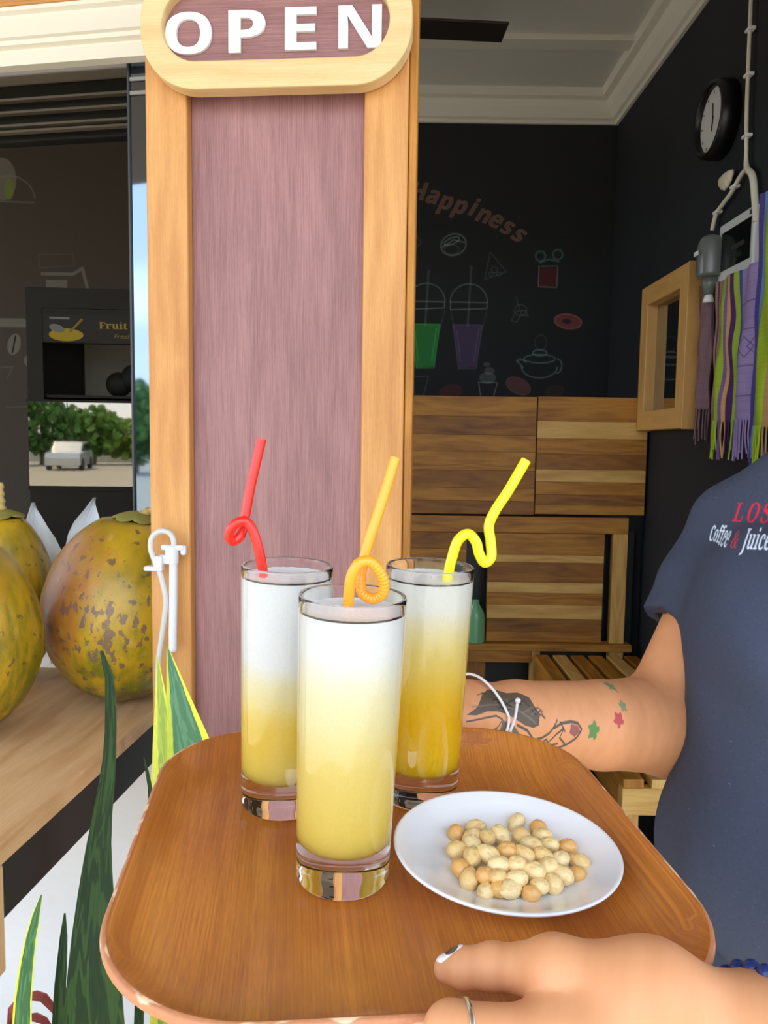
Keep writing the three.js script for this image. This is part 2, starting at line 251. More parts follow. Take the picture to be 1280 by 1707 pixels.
// ---------------------------------------------------------------- sign board and OPEN sign
const BOARD = [-0.144, 0, -0.969], BRY = -5 * Math.PI / 180;
{
  const t = thing('sign_board', 'tall narrow notice board with orange pine stiles around a mauve panel, behind the glasses', 'notice board', BOARD, BRY);
  part('stile', grain(cbox(-0.1545, -0.102, 0, 2.12, -0.024, 0.001, 0.003), pineT, 'y', 1), M.pine, t);
  part('stile', grain(cbox(0.1145, 0.167, 0, 2.12, -0.024, 0.001, 0.003), pineT, 'y', 2), M.pine, t);
  part('edge_strip', grain(cbox(0.1675, 0.1775, 0, 2.12, -0.03, -0.003, 0.002), teakT[1], 'y', 3), M.teak[1], t, 'darker strip along the right stile');
  part('panel', grain(cbox(-0.1015, 0.114, 0.02, 2.1, -0.022, -0.015), mauveT, 'y', 4), M.mauve, t, 'mauve painted panel with brushed vertical grain');
  part('rail', grain(cbox(-0.1015, 0.114, 0.02, 0.09, -0.022, 0, 0.003), pineT, 'x', 5), M.pine, t);
  part('rail', grain(cbox(-0.1015, 0.114, 2.03, 2.1, -0.022, 0, 0.003), pineT, 'x', 6), M.pine, t);
}
const font = await new FontLoader().loadAsync('fonts/droid/droid_sans_bold.typeface.json');
{
  const t = thing('open_sign', 'oblong pale wood sign with white letters OPEN on mauve, atop the notice board', 'sign', BOARD, BRY);
  const rr = (w, h, r, S) => { const x = -w / 2, y = -h / 2; S.moveTo(x + r, y); S.lineTo(x + w - r, y); S.absarc(x + w - r, y + r, r, -Math.PI / 2, 0); S.lineTo(x + w, y + h - r); S.absarc(x + w - r, y + h - r, r, 0, Math.PI / 2); S.lineTo(x + r, y + h); S.absarc(x + r, y + h - r, r, Math.PI / 2, Math.PI); S.lineTo(x, y + r); S.absarc(x + r, y + r, r, Math.PI, 1.5 * Math.PI); return S; };
  const outer = rr(0.316, 0.142, 0.0645, new THREE.Shape()); outer.holes.push(rr(0.272, 0.086, 0.0425, new THREE.Path()));
  const f = new THREE.ExtrudeGeometry(outer, { depth: 0.02, bevelEnabled: true, bevelSize: 0.002, bevelThickness: 0.002, bevelSegments: 2, curveSegments: 24 });
  f.translate(0.0115, 1.9355, 0.006);
  part('frame', grain(f, paleT, 'x', 7), M.pale, t, 'pale varnished oblong frame');
  const p = new THREE.ExtrudeGeometry(rr(0.28, 0.094, 0.0455, new THREE.Shape()), { depth: 0.008, bevelEnabled: false, curveSegments: 24 }); p.translate(0.0115, 1.9345, 0.0055);
  part('panel', grain(p, mauveT, 'x', 8), std(0xffffff, 0.5, { map: mauveT }), t, 'mauve panel');
  const lm = std(0xeef0ee, 0.5);
  for (const [ch, x0, x1, y0] of [['O', -0.122, -0.066, 1.907], ['P', -0.0455, -0.0015, 1.907], ['E', 0.022, 0.0590, 1.908], ['N', 0.0850, 0.1355, 1.908]]) {
    const g = new TextGeometry(ch, { font, size: 0.0665, depth: 0.004, curveSegments: 10, bevelEnabled: false }); g.computeBoundingBox(); const b = g.boundingBox;
    g.translate(-b.min.x, -b.min.y, 0); g.scale((x1 - x0) / (b.max.x - b.min.x), 0.0475 / (b.max.y - b.min.y), 1); g.translate(x0, y0, 0.0137); part('letter', g, lm, t);
  }
}
{ // white hose doubled over, hung on the left stile
  const t = thing('white_hose', 'thin white plastic hose doubled over in clips on the left stile of the notice board', 'hose', BOARD, BRY), wm = phys(0xc8c4ba, 0.4, {}), w2 = phys(0xd9dadb, 0.35);
  part('tube', sweep([[-0.118, 1.318, 0.018], [-0.1185, 1.25, 0.019], [-0.12, 1.196, 0.018], [-0.12, 1.185, 0.018]], 0.0052, 30, 14), w2, t);
  part('loop', sweep([[-0.116, 1.315, 0.022], [-0.1165, 1.328, 0.021], [-0.122, 1.336, 0.02], [-0.134, 1.338, 0.019], [-0.144, 1.331, 0.019], [-0.147, 1.318, 0.019], [-0.143, 1.305, 0.02], [-0.137, 1.292, 0.021], [-0.1315, 1.275, 0.021], [-0.1275, 1.25, 0.02], [-0.13, 1.23, 0.019], [-0.134, 1.205, 0.018], [-0.139, 1.17, 0.018], [-0.141, 1.1, 0.018]], 0.0037, 90, 12), wm, t);
  const c = new THREE.CylinderGeometry(0.0088, 0.0078, 0.022, 24); c.translate(-0.119, 1.309, 0.02); part('collar', merge([c, rbox(0.03, 0.007, 0.012, -0.117, 1.318, 0.02, 0.003), rbox(0.007, 0.013, 0.009, -0.104, 1.315, 0.02, 0.003)]), w2, t);
  part('clip', merge([rbox(0.024, 0.006, 0.014, -0.142, 1.291, 0.02, 0.0025), rbox(0.011, 0.016, 0.012, -0.136, 1.299, 0.02, 0.003), rbox(0.02, 0.012, 0.02, -0.128, 1.302, 0.011, 0.003)]), w2, t);
}
// ---------------------------------------------------------------- shelf with coconuts
{
  const t = thing('shelf', 'wooden counter shelf carrying the coconuts, with a dark rail beneath it', 'shelf', [-0.334, 1.06, -1.08], -5.2 * Math.PI / 180);
  part('top', grain(cbox(-0.78, 0, -0.024, 0, -0.2, 0.385, 0.003), shelfT, 'z', 3), M.shelf, t);
  part('rail', cbox(-0.026, -0.006, -0.086, -0.024, -0.2, 0.355, 0.002), M.darkMetal, t, 'dark painted rail under the shelf edge');
  part('rail', cbox(-0.78, -0.028, -0.086, -0.024, 0.33, 0.35, 0.002), M.darkMetal, t, 'dark painted rail under the front edge');
  part('corner_block', grain(cbox(-0.05, -0.001, -0.135, -0.0245, 0.357, 0.384, 0.003), shelfT, 'y', 4), M.shelf, t);
}
function coconut(label, pos, r, h, o) {
  const t = thing('coconut', label, 'coconut', pos, o.turn ?? 0, undefined), N = 72, K = 48, g = new THREE.SphereGeometry(1, N, K), p = g.attributes.position;
  for (let i = 0; i < p.count; i++) {
    const v = V(p.getX(i), p.getY(i), p.getZ(i)), a = Math.atan2(v.z, v.x), ring = Math.hypot(v.x, v.z);
    const s = 1 + 0.03 * Math.cos(3 * a + o.seed) * ring + 0.02 * fbm3(v.x * 1.4 + o.seed, v.y * 1.4, v.z * 1.4, 3), taper = 1 - 0.1 * v.y * (o.taper ?? 1) - 0.05 * v.y * v.y;
    p.setXYZ(i, v.x * r * s * taper, v.y * h * (v.y < 0 ? 0.97 : 1) + (v.y > 0.9 ? -0.012 * (v.y - 0.9) / 0.1 : 0), v.z * r * s * taper);
  }
  g.computeVertexNormals(); g.rotateZ(o.tilt ?? 0);
  const [y1, y2, br, gr] = [[190, 150, 20], [152, 126, 8], [160, 98, 44], [108, 108, 8]];
  const tex = dtex(768, 512, (u, v) => {
    const th = (1 - v) * Math.PI, ph = u * 2 * Math.PI, x = -Math.cos(ph) * Math.sin(th), y = Math.cos(th), z = Math.sin(ph) * Math.sin(th), s = o.seed;
    const a = fbm3(x * 1.6 + s, y * 1.6, z * 1.6, 4), b = fbm3(x * 5, y * 2 + s, z * 5, 4), f = fbm3(x * 40 + s, y * 30, z * 40, 3);
    let c = mixc(y1, y2, clamp(0.45 + a + 0.4 * b)); c = mixc(c, gr, 0.85 * sstep(0.0, 0.8, -y * 0.5 + 0.6 * b + 0.5 * a + x * 0.25));
    for (const [dx, dy, dz, w, amt] of o.brown ?? []) { const d = Math.hypot(x - dx, y - dy, z - dz); c = mixc(c, br, amt * sstep(w, w * 0.3, d + 0.25 * b)); }
    c = mixc(c, [196, 160, 96], 0.4 * sstep(0.4, 0.6, fbm3(x * 3 + 9, y * 3 + s, z * 3, 4)));
    c = mixc(c, [104, 78, 58], 0.8 * sstep(0.43, 0.52, fbm3(x * 4 + s * 3, y * 6, z * 4, 6))); // scars
    for (const [dx, dy, dz, w] of o.scars ?? []) { const d = Math.hypot(x - dx, y - dy, z - dz); c = mixc(c, [112, 84, 78], 0.8 * sstep(0.0, 0.07, fbm3(x * 7 + 4, y * 5 + s, z * 7, 6) + 0.0 - d / w * 0.22)); }
    c = mixc(c, [92, 72, 40], 0.35 * sstep(0.5, 0.58, f));                                        // specks
    if (y < -0.72) c = mixc(c, [98, 78, 52], 0.8 * sstep(-0.05, 0.35, f + b + (-0.72 - y) * 2));
    return c.map((q) => q + 8 * f);
  });
  part('husk', g, phys(0xffffff, 0.42, { map: tex, clearcoat: 0.25, clearcoatRoughness: 0.35, bumpMap: tex, bumpScale: 0.0012 }), t);
  if (o.calyx) {
    const cg = []; const top = h * 0.96;
    for (let k = 0; k < 6; k++) { const a = k / 6 * 6.28 + o.seed, q = new THREE.SphereGeometry(1, 14, 8); q.scale(0.02, 0.0035, 0.017); q.rotateZ(-0.35); q.translate(0.018, 0, 0); q.rotateY(a); q.translate(0, top, 0); cg.push(q); }
    const cm = merge(cg); cm.rotateZ(o.tilt ?? 0); part('calyx', cm, std(0x8c8238, 0.75), t, 'dry greenish calyx');
    const st = sweep([[0, top - 0.006, 0], [o.stem[0] * 0.4, top + o.stem[1] * 0.5, o.stem[2] * 0.4], [o.stem[0], top + o.stem[1], o.stem[2]]], (q) => mix(0.0075, 0.0035, q) * (1 + 0.2 * Math.sin(q * 30)), 24, 9); st.rotateZ(o.tilt ?? 0); part('stem', st, std(0xb59b5e, 0.85), t, 'dry straw coloured stem');
  }
  return t;
}
coconut('large yellow-green coconut with a brown flush and purple scars, pressed against the notice board', [-0.386, 1.2, -1.152], 0.123, 0.145, { seed: 2.2, tilt: -0.12, taper: 0.35, calyx: true, stem: [0.04, 0.018, 0.01], brown: [[-0.7, 0.3, 0.62, 0.95, 0.9], [-0.7, -0.15, 0.7, 0.7, 0.7]], scars: [[0.2, -0.08, 0.97, 0.3], [-0.32, -0.02, 0.95, 0.22], [-0.35, 0.45, 0.8, 0.16]] });
coconut('ochre coconut cut off by the left edge, nearest to the shelf front', [-0.552, 1.192, -0.99], 0.1, 0.1375, { seed: 7.7, tilt: -0.1, brown: [[0.5, 0.7, 0.5, 0.5, 0.25]] });
coconut('small yellow coconut with an upright dry stalk, at the back by the window', [-0.606, 1.196, -1.235], 0.074, 0.1405, { seed: 4.1, tilt: 0.05, taper: 0.2, calyx: true, stem: [0.006, 0.05, 0.006], brown: [] });
{ // white petal-shaped paper behind the small coconut
  const t = thing('paper_flower', 'crumpled white petal shapes standing behind the small stalked coconut', 'paper flower', [-0.573, 1.062, -1.325]);
  const petal = (w, h, bend, lean, x) => { const g = new THREE.PlaneGeometry(1, 1, 10, 14), p = g.attributes.position; for (let i = 0; i < p.count; i++) { const u = p.getX(i) * 2, v = p.getY(i) + 0.5, q = Math.sin(Math.PI * Math.pow(v, 1.5)) * (0.85 + 0.15 * n2(v * 9, w * 90)); p.setXYZ(i, x + u * w * q + lean * v * v, v * h, bend * (v * v) + 0.012 * u * u + 0.004 * n2(u * 3, v * 6)); } g.computeVertexNormals(); return g; };
  const pm = std(0xdcdfe0, 0.8, { side: THREE.DoubleSide });
  part('petal', petal(0.045, 0.29, -0.008, 0.035, 0.04), pm, t); part('petal', petal(0.04, 0.28, -0.006, -0.03, 0.0), pm, t); part('petal', petal(0.03, 0.25, -0.006, 0.05, 0.08), pm, t);
}

// ---------------------------------------------------------------- the tray (slightly tilted in the hands) and what stands on it
const TN = V(0.0277, 0.9993, 0.0262).normalize(), TX = V(0.9996, -0.0277, 0).normalize(), TZ = TX.clone().cross(TN), TO = V(0, 1.45, 0).addScaledVector(TN, -0.2675);
const TQ = new THREE.Quaternion().setFromRotationMatrix(new THREE.Matrix4().makeBasis(TX, TN, TZ));
const tp = (u, v, h = 0) => TO.clone().addScaledVector(TX, u).addScaledVector(TZ, v).addScaledVector(TN, h);
const onTray = (t, u, v, h = 0, ry = 0) => { t.position.copy(tp(u, v, h)); t.quaternion.copy(TQ).multiply(new THREE.Quaternion().setFromAxisAngle(V(0, 1, 0), ry)); return t; };
{
  const t = onTray(thing('tray', 'square moulded wooden serving tray with rounded corners, raised rim and worn edges', 'tray'), 0.0155, -0.4515, 0, 6.9 * Math.PI / 180);
  const half = 0.1545, N = 160;
  const ring = (d, h) => { const r = Math.max(0.078 - d * 0.75, 0.012), a = half - d, out = []; for (let k = 0; k < N; k++) { // walk the rounded square at even angles
    const th = k / N * 2 * Math.PI, c = Math.cos(th), s = Math.sin(th); let lo = 0, hi = 0.3; for (let i = 0; i < 26; i++) { const m = (lo + hi) / 2, x = Math.abs(c * m) - (a - r), y = Math.abs(s * m) - (a - r), q = Math.hypot(Math.max(x, 0), Math.max(y, 0)) + Math.min(Math.max(x, y), 0) - r; q > 0 ? hi = m : lo = m; } out.push([c * lo, h, s * lo]); } return out; };
  const build = (prof, centre) => { const pos = [], idx = []; for (const [d, h] of prof) for (const p of ring(d, h)) pos.push(...p); const m = prof.length;
    for (let i = 0; i < m - 1; i++) for (let k = 0; k < N; k++) { const a = i * N + k, b = i * N + (k + 1) % N; idx.push(a, a + N, b, b, a + N, b + N); }
    if (centre !== undefined) { const base = (m - 1) * N, steps = 8; let prev = base; for (let s = 1; s < steps; s++) { const at = pos.length / 3; for (let k = 0; k < N; k++) { const f = 1 - s / steps; pos.push(pos[(base + k) * 3] * f, centre, pos[(base + k) * 3 + 2] * f); } for (let k = 0; k < N; k++) { const a = prev + k, b = prev + (k + 1) % N, c = at + k, e = at + (k + 1) % N; idx.push(a, c, b, b, c, e); } prev = at; } const ci = pos.length / 3; pos.push(0, centre, 0); for (let k = 0; k < N; k++) idx.push(prev + k, ci, prev + (k + 1) % N); }
    const g = new THREE.BufferGeometry(); g.setAttribute('position', new THREE.Float32BufferAttribute(pos, 3)); g.setIndex(idx); g.computeVertexNormals(); return g; };
  const top = build([[0.0022, 0.0222], [0.0035, 0.0218], [0.006, 0.0195], [0.0095, 0.0152], [0.014, 0.0102], [0.019, 0.0062], [0.025, 0.0031], [0.032, 0.0012], [0.04, 0.0003], [0.048, 0]], 0);
  part('dish', grain(top, trayT, 'z', 9), M.tray, t, 'brown varnished veneer with fine grain');
  const under = build([[0.0022, 0.0165], [0.004, 0.014], [0.008, 0.009], [0.014, 0.0035], [0.022, -0.0012], [0.032, -0.0035], [0.046, -0.0045]], -0.0045); { const ix = under.index.array; for (let i = 0; i < ix.length; i += 3) { const q = ix[i]; ix[i] = ix[i + 1]; ix[i + 1] = q; } under.computeVertexNormals(); }
  part('underside', grain(under, trayT, 'z', 10), M.tray, t);
  const rim = build([[0.0022, 0.0165], [0.0008, 0.0168], [0, 0.0178], [-0.0003, 0.0192], [0, 0.0208], [0.0008, 0.022], [0.0022, 0.0222]]);
  const rt = dtex(1024, 16, (u, v) => { const w = sstep(0.12, 0.3, fbm(u * 26, v * 0.6, 4) - 0.05), q = 10 * fbm(u * 200, v * 3, 2); return mixc([196, 128, 84], [232, 196, 156], w).map((x) => x + q); });
  { const p = rim.attributes.position, uv = new Float32Array(p.count * 2); for (let i = 0; i < p.count; i++) { uv[2 * i] = (i % N) / N; uv[2 * i + 1] = Math.floor(i / N) / 6; } rim.setAttribute('uv', new THREE.BufferAttribute(uv, 2)); }
  part('rim', rim, std(0xffffff, 0.55, { map: rt, side: THREE.DoubleSide }), t, 'pale worn plywood edge');
}
const glassM = phys(0xffffff, 0.0, { transmission: 1, thickness: 0.01, ior: 1.5 });
function drinkGlass(label, u, v, o) {
  const t = onTray(thing('drink_glass', label, 'glass'), u, v, 0.0006, o.turn);
  const H = 0.17, prof = [[0.0001, 0.0012], [0.02, 0.001], [0.0245, 0.0], [0.0262, 0.0008], [0.0272, 0.003], [0.0275, 0.007], [0.0282, 0.04], [0.0295, 0.1], [0.0309, 0.166], [0.0309, 0.1685], [0.0304, 0.1698], [0.0297, 0.17], [0.029, 0.1697], [0.0287, 0.1688], [0.0285, 0.16], [0.0272, 0.1], [0.026, 0.05], [0.0256, 0.036], [0.0248, 0.0305], [0.0228, 0.0262], [0.0185, 0.0228], [0.012, 0.0213], [0.0001, 0.0208]];
  part('tumbler', lathe(prof, 128), glassM, t, 'clear thick-bottomed tall tumbler');
  const inner = [[0.0001, 0.0205], [0.012, 0.021], [0.0187, 0.0225], [0.0231, 0.0259], [0.0251, 0.0303], [0.0259, 0.036], [0.0263, 0.05]], L = o.level, wall = (y) => mix(0.0263, 0.0288, (y - 0.05) / 0.11);
  const liquid = lathe([...inner, [wall(0.08), 0.08], [wall(0.11), 0.11], [wall(0.14), 0.14], [wall(L), L]], 96);
  { const p = liquid.attributes.position, uv = liquid.attributes.uv; for (let i = 0; i < p.count; i++) uv.setY(i, p.getY(i) / H); }
  const [c0, c1, c2, c3] = o.cols, S = o.seed;
  const tex = dtex(512, 512, (a, b) => {
    const x = Math.cos(a * 6.283), z = Math.sin(a * 6.283), pulp = fbm3(x * 2.4 + S, b * 7, z * 2.4, 4), fine = fbm3(x * 22, b * 60 + S, z * 22, 3), bub = fbm3(x * 34 + S, b * 110, z * 34, 2);
    const q = b + 0.01 * pulp + 0.016 * fine * sstep(0.4, 0.6, b), stops = [[0.1, c0], [o.s1, c1], [o.s2, c2], [o.s3, c3]]; let c = c0; for (let i = 1; i < 4; i++) if (q > stops[i - 1][0]) c = mixc(stops[i - 1][1], stops[i][1], sstep(0, 1, (q - stops[i - 1][0]) / (stops[i][0] - stops[i - 1][0])) * 0.5 + 0.5 * clamp((q - stops[i - 1][0]) / (stops[i][0] - stops[i - 1][0])));
    const k = 5 * fine + 5 * sstep(0.3, 0.6, bub) * sstep(0.4, 0.7, b); return c.map((w) => w + k);
  }, true, THREE.RepeatWrapping);
  const lm = phys(0xffffff, 0.55, { map: tex, specularIntensity: 0.3 });
  const lq = part('juice', liquid, lm, t, 'layered fruit juice, ' + o.words);
  const fr = new THREE.CircleGeometry(1, 72, 0), fp = []; const N = 72, R = 14, pos = [], idx = []; // frothy top with a small meniscus
  for (let i = 0; i <= R; i++) for (let k = 0; k < N; k++) { const a = k / N * 6.2832, r = i / R * (wall(L) + 0.0001), x = Math.cos(a) * r, z = Math.sin(a) * r; pos.push(x, L + 0.0005 * fbm(x * 260 + S, z * 260, 3) + 0.0012 * Math.pow(i / R, 8), z); }
  for (let i = 0; i < R; i++) for (let k = 0; k < N; k++) { const a = i * N + k, b = i * N + (k + 1) % N; idx.push(a, b, a + N, b, b + N, a + N); }
  const fg = new THREE.BufferGeometry(); fg.setAttribute('position', new THREE.Float32BufferAttribute(pos, 3)); fg.setIndex(idx); fg.computeVertexNormals();
  part('froth', fg, phys(0xf1f0ea, 0.6, {}), lq, 'white froth on the drink');
  return t;
}
drinkGlass('tall glass of white-to-yellow juice nearest to the viewer, with the orange straw', -0.0146, -0.4315, { level: 0.1605, turn: 0.4, seed: 1.3, s1: 0.4, s2: 0.66, s3: 0.84, cols: [[255, 222, 92], [255, 230, 132], [253, 242, 192], [248, 248, 241]], words: 'yellow fading to white' });
drinkGlass('tall glass of white-topped yellow juice at the tray back, holding the red straw', -0.0624, -0.5155, { level: 0.1615, turn: 1.7, seed: 5.9, s1: 0.36, s2: 0.52, s3: 0.64, cols: [[255, 226, 104], [255, 222, 98], [253, 240, 186], [248, 248, 243]], words: 'yellow under a deep white layer' });
drinkGlass('tall glass of deep yellow juice behind the plate, holding the yellow straw', 0.0353, -0.536, { level: 0.1605, turn: 2.9, seed: 9.1, s1: 0.38, s2: 0.66, s3: 0.86, cols: [[255, 206, 18], [255, 202, 24], [252, 228, 136], [248, 246, 232]], words: 'deep yellow under a cream layer' });

// straws: soft ridges where they bend
function straw(label, pts, color, r, ridge) {
  const c = new THREE.CatmullRomCurve3(pts.map((p) => V(...p)), false, 'centripetal'), m = phys(color, 0.35, { side: THREE.DoubleSide, clearcoat: 0.3, clearcoatRoughness: 0.3 }), L = c.getLength();
  const s = new THREE.Mesh(sweep(null, (t) => r * (1 + (t > ridge[0] && t < ridge[1] ? ridge[2] * Math.sin(t * L / 0.0022 * 6.283) : 0)), 420, 18, true, c), m); s.name = numbered('drinking_straw'); s.castShadow = s.receiveShadow = true; scene.add(s); return tag(s, label, 'straw');
}
const DEG = 1290, camM = new THREE.Matrix4().makeRotationFromEuler(camera.rotation);
const at = (x, y, d) => V((x - 640) / DEG * d, -(y - 853.5) / DEG * d, -d).applyMatrix4(camM).add(camera.position).toArray(); // picture point at a depth in metres, used for laying out curved things
straw('orange bendy straw with a loop, standing in the nearest glass', [at(577, 1085, 0.446), at(580, 1024, 0.4375), at(582, 985, 0.432), at(587, 957, 0.429), at(600, 938, 0.428), at(616, 936, 0.429), at(631, 950, 0.431), at(640, 972, 0.434), at(636, 992, 0.437), at(620, 998, 0.440), at(604, 989, 0.442), at(601, 967, 0.443), at(604, 945, 0.443), at(610, 918, 0.443), at(622, 880, 0.443), at(640, 825, 0.444), at(659, 763, 0.445)], 0xf7a11e, 0.0031, [0.3, 0.6, 0.05]);
straw('red bendy straw with a small loop, standing in the left back glass', [at(452, 1030, 0.530), at(441, 968, 0.520), at(431, 915, 0.514), at(420, 882, 0.512), at(409, 869, 0.511), at(396, 871, 0.510), at(385, 882, 0.511), at(382, 894, 0.513), at(389, 902, 0.516), at(400, 894, 0.518), at(405, 878, 0.520), at(409, 858, 0.520), at(417, 815, 0.520), at(436, 732, 0.520)], 0xf02312, 0.0033, [0.26, 0.6, 0.008]);
straw('yellow bendy straw with a zigzag bend, standing in the right back glass', [at(728, 1045, 0.545), at(742, 983, 0.538), at(753, 931, 0.534), at(765, 899, 0.533), at(780, 890, 0.533), at(793, 903, 0.534), at(799, 924, 0.535), at(808, 938, 0.536), at(818, 930, 0.537), at(818, 905, 0.538), at(815, 876, 0.538), at(825, 852, 0.538), at(846, 820, 0.538), at(877, 767, 0.538)], 0xf3e80e, 0.0036, [0.3, 0.58, 0.008]);

// plate and peanuts
{
  const t = onTray(thing('plate', 'small shallow white plate holding peanuts, at the right of the tray', 'plate'), 0.0835, -0.4435, 0.0004); t.scale.set(1.045, 1.0, 1.045);
  part('dish', lathe([[0.0001, 0.0022], [0.026, 0.0022], [0.0285, 0.0], [0.0315, 0.0], [0.0335, 0.0024], [0.05, 0.0085], [0.0638, 0.0148], [0.0652, 0.016], [0.0654, 0.017], [0.0646, 0.0176], [0.063, 0.0172], [0.056, 0.0135], [0.048, 0.0095], [0.04, 0.0068], [0.03, 0.0052], [0.015, 0.0048], [0.0001, 0.0048]], 128), phys(0xf4f4f3, 0.22, { clearcoat: 0.6, clearcoatRoughness: 0.1 }), t);
}
{
  const kinds = [[238, 200, 130], [241, 210, 146], [230, 174, 98], [242, 214, 154]].map(([r, g, b], q) => {
    const s = new THREE.SphereGeometry(1, 26, 20), p = s.attributes.position, tilt = [0.18, 0.1, 0.05, 0.14][q], len = [1, 0.95, 0.82, 1.08][q];
    for (let i = 0; i < p.count; i++) { const x = p.getX(i), y = p.getY(i), z = p.getZ(i), n = 1 + 0.05 * n3(x * 1.5 + q * 7, y * 1.5, z * 1.5) + 0.02 * n3(x * 5, y * 5 + q, z * 5), w = 1 - tilt * x, groove = 1 - 0.05 * Math.exp(-z * z * 60) * (y > 0 ? 1 : 0.4); p.setXYZ(i, x * 0.0063 * len * n + (x > 0.93 ? 0.0004 : 0), y * 0.0043 * n * w * groove, z * 0.0046 * n * w); }
    s.computeVertexNormals();
    const tx = dtex(96, 64, (u, v) => { const f = fbm(u * 9 + q * 5, v * 7, 4), toast = sstep(0.1, 0.5, fbm(u * 3 + q, v * 3 + 2 * q, 3)); return mixc([r, g, b], [214, 156, 84], 0.5 * toast).map((c) => c + 7 * f); });
    return new THREE.Mesh(s, phys(0xffffff, 0.42, { map: tx, clearcoat: 0.2, clearcoatRoughness: 0.4 }));
  });
  const spots = '55.6,-467.8,10.5 69.0,-476.2,10.5 65.5,-462.1,11.5 74.3,-458.1,13.7 83.3,-461.9,13.9,3 96.7,-484.2,10.5 95.8,-461.1,14.5 109.9,-476.0,11.4 109.0,-462.7,13.6 55.5,-447.0,11.4 64.5,-450.5,13.2 62.2,-434.0,14.4 71.9,-434.4,16.5 83.6,-437.5,17.5,2 93.2,-433.9,17.7 99.8,-446.6,16.4 111.4,-451.6,14.6 123.7,-454.2,12.1 104.6,-434.6,16.5 115.5,-436.7,14.2 77.2,-422.3,17.3 87.3,-422.4,17.8 95.2,-418.9,16.5 54.5,-427.0,11.7 58.7,-417.0,11.5 67.3,-415.8,14.5 74.3,-413.4,15.3 84.3,-412.2,15.6 104.8,-424.9,15.7 112.5,-423.3,12.8 127.5,-440.5,10.5 123.4,-427.7,10.5 66.9,-406.8,10.5 74.5,-407.5,11.8 80.3,-407.2,12.3 92.1,-406.6,10.5 97.0,-410.9,12.4 106.2,-415.5,11.8'; const r = rng(31);
  spots.split(' ').forEach((s, i) => {
    const [u, v, h, k] = s.split(',').map(Number), m = kinds[k ?? Math.floor(r() * 4)].clone(); m.name = numbered('peanut'); m.castShadow = m.receiveShadow = true;
    m.position.copy(tp(u / 1000, v / 1000, h / 1000 - 0.0008)); m.quaternion.copy(TQ).multiply(new THREE.Quaternion().setFromEuler(new THREE.Euler((r() - 0.5) * 0.9, r() * 6.28, (r() - 0.5) * 0.8))); m.scale.setScalar(1.06 + 0.2 * r()); scene.add(m);
    const own = { 13: 'round toasted orange peanut on top of the heap, darkest in its middle', 4: 'large pale peanut lying across the top of the heap at the back', 0: 'peanut at the far left tip of the heap on the plate', 30: 'peanut at the far right end of the heap on the plate', 5: 'peanut at the very back of the heap, nearest to the far plate rim', 35: 'peanut at the very front of the heap, nearest to the hand', 32: 'peanut at the front left corner of the heap on the plate' }[i];
    tag(m, own ?? 'small pale roasted peanut in the heap on the white plate', 'peanut', own ? undefined : 'peanuts heaped on the white plate');
  });
}

// ---------------------------------------------------------------- snake plants in a planter box below the shelf
{
  const t = thing('planter_box', 'long dark wooden planter box on the floor below the shelf', 'planter', [-0.2, 0, -0.66]);
  const pm = std(0xffffff, 0.7, { map: teakT[2] });
  for (const [x0, x1, z0, z1, s] of [[-0.3, 0.26, 0.2, 0.22, 1], [-0.3, 0.26, -0.2, -0.18, 2], [-0.3, -0.28, -0.18, 0.2, 3], [0.24, 0.26, -0.18, 0.2, 4]]) part('board', grain(cbox(x0, x1, 0, 0.46, z0, z1, 0.003), teakT[2], 'x', s), pm, t);
  const so = new THREE.PlaneGeometry(0.52, 0.38, 30, 20); so.rotateX(-Math.PI / 2); { const p = so.attributes.position; for (let i = 0; i < p.count; i++) p.setY(i, 0.42 + 0.012 * n2(p.getX(i) * 30, p.getZ(i) * 30)); so.computeVertexNormals(); so.translate(-0.02, 0, 0.01); }
  part('soil', so, std(0x3a2a1e, 0.95), t);
}
// one leaf: centre line, half width along it, direction its face looks
function leafGeo(pts, width, face, cup = 0.25, curl = 0) {
  const c = new THREE.CatmullRomCurve3(pts.map((p) => V(...p)), false, 'centripetal'), S = 46, K = 10, pos = [], uv = [], idx = [], F = V(...face).normalize();
  for (let side = 0; side < 2; side++) for (let i = 0; i <= S; i++) {
    const t = i / S, P = c.getPointAt(t), T = c.getTangentAt(t), B = T.clone().cross(F).normalize(), N = B.clone().cross(T).normalize(); if (curl) { B.applyAxisAngle(T, curl * t); N.applyAxisAngle(T, curl * t); }
    const w = width(t);
    for (let k = 0; k <= K; k++) { const s = k / K * 2 - 1, th = 0.0024 * (1 - s * s) * Math.min(1, w / 0.012) + 0.0002, q = P.clone().addScaledVector(B, s * w).addScaledVector(N, cup * w * s * s + (side ? -th : th)); pos.push(q.x, q.y, q.z); uv.push(k / K, t); }
  }
  const n = (S + 1) * (K + 1); for (let side = 0; side < 2; side++) for (let i = 0; i < S; i++) for (let k = 0; k < K; k++) { const a = side * n + i * (K + 1) + k, b = a + K + 1; side ? idx.push(a, a + 1, b, b, a + 1, b + 1) : idx.push(a, b, a + 1, b, b + 1, a + 1); }
  const g = new THREE.BufferGeometry(); g.setAttribute('position', new THREE.Float32BufferAttribute(pos, 3)); g.setAttribute('uv', new THREE.Float32BufferAttribute(uv, 2)); g.setIndex(idx); g.computeVertexNormals(); return g;
}
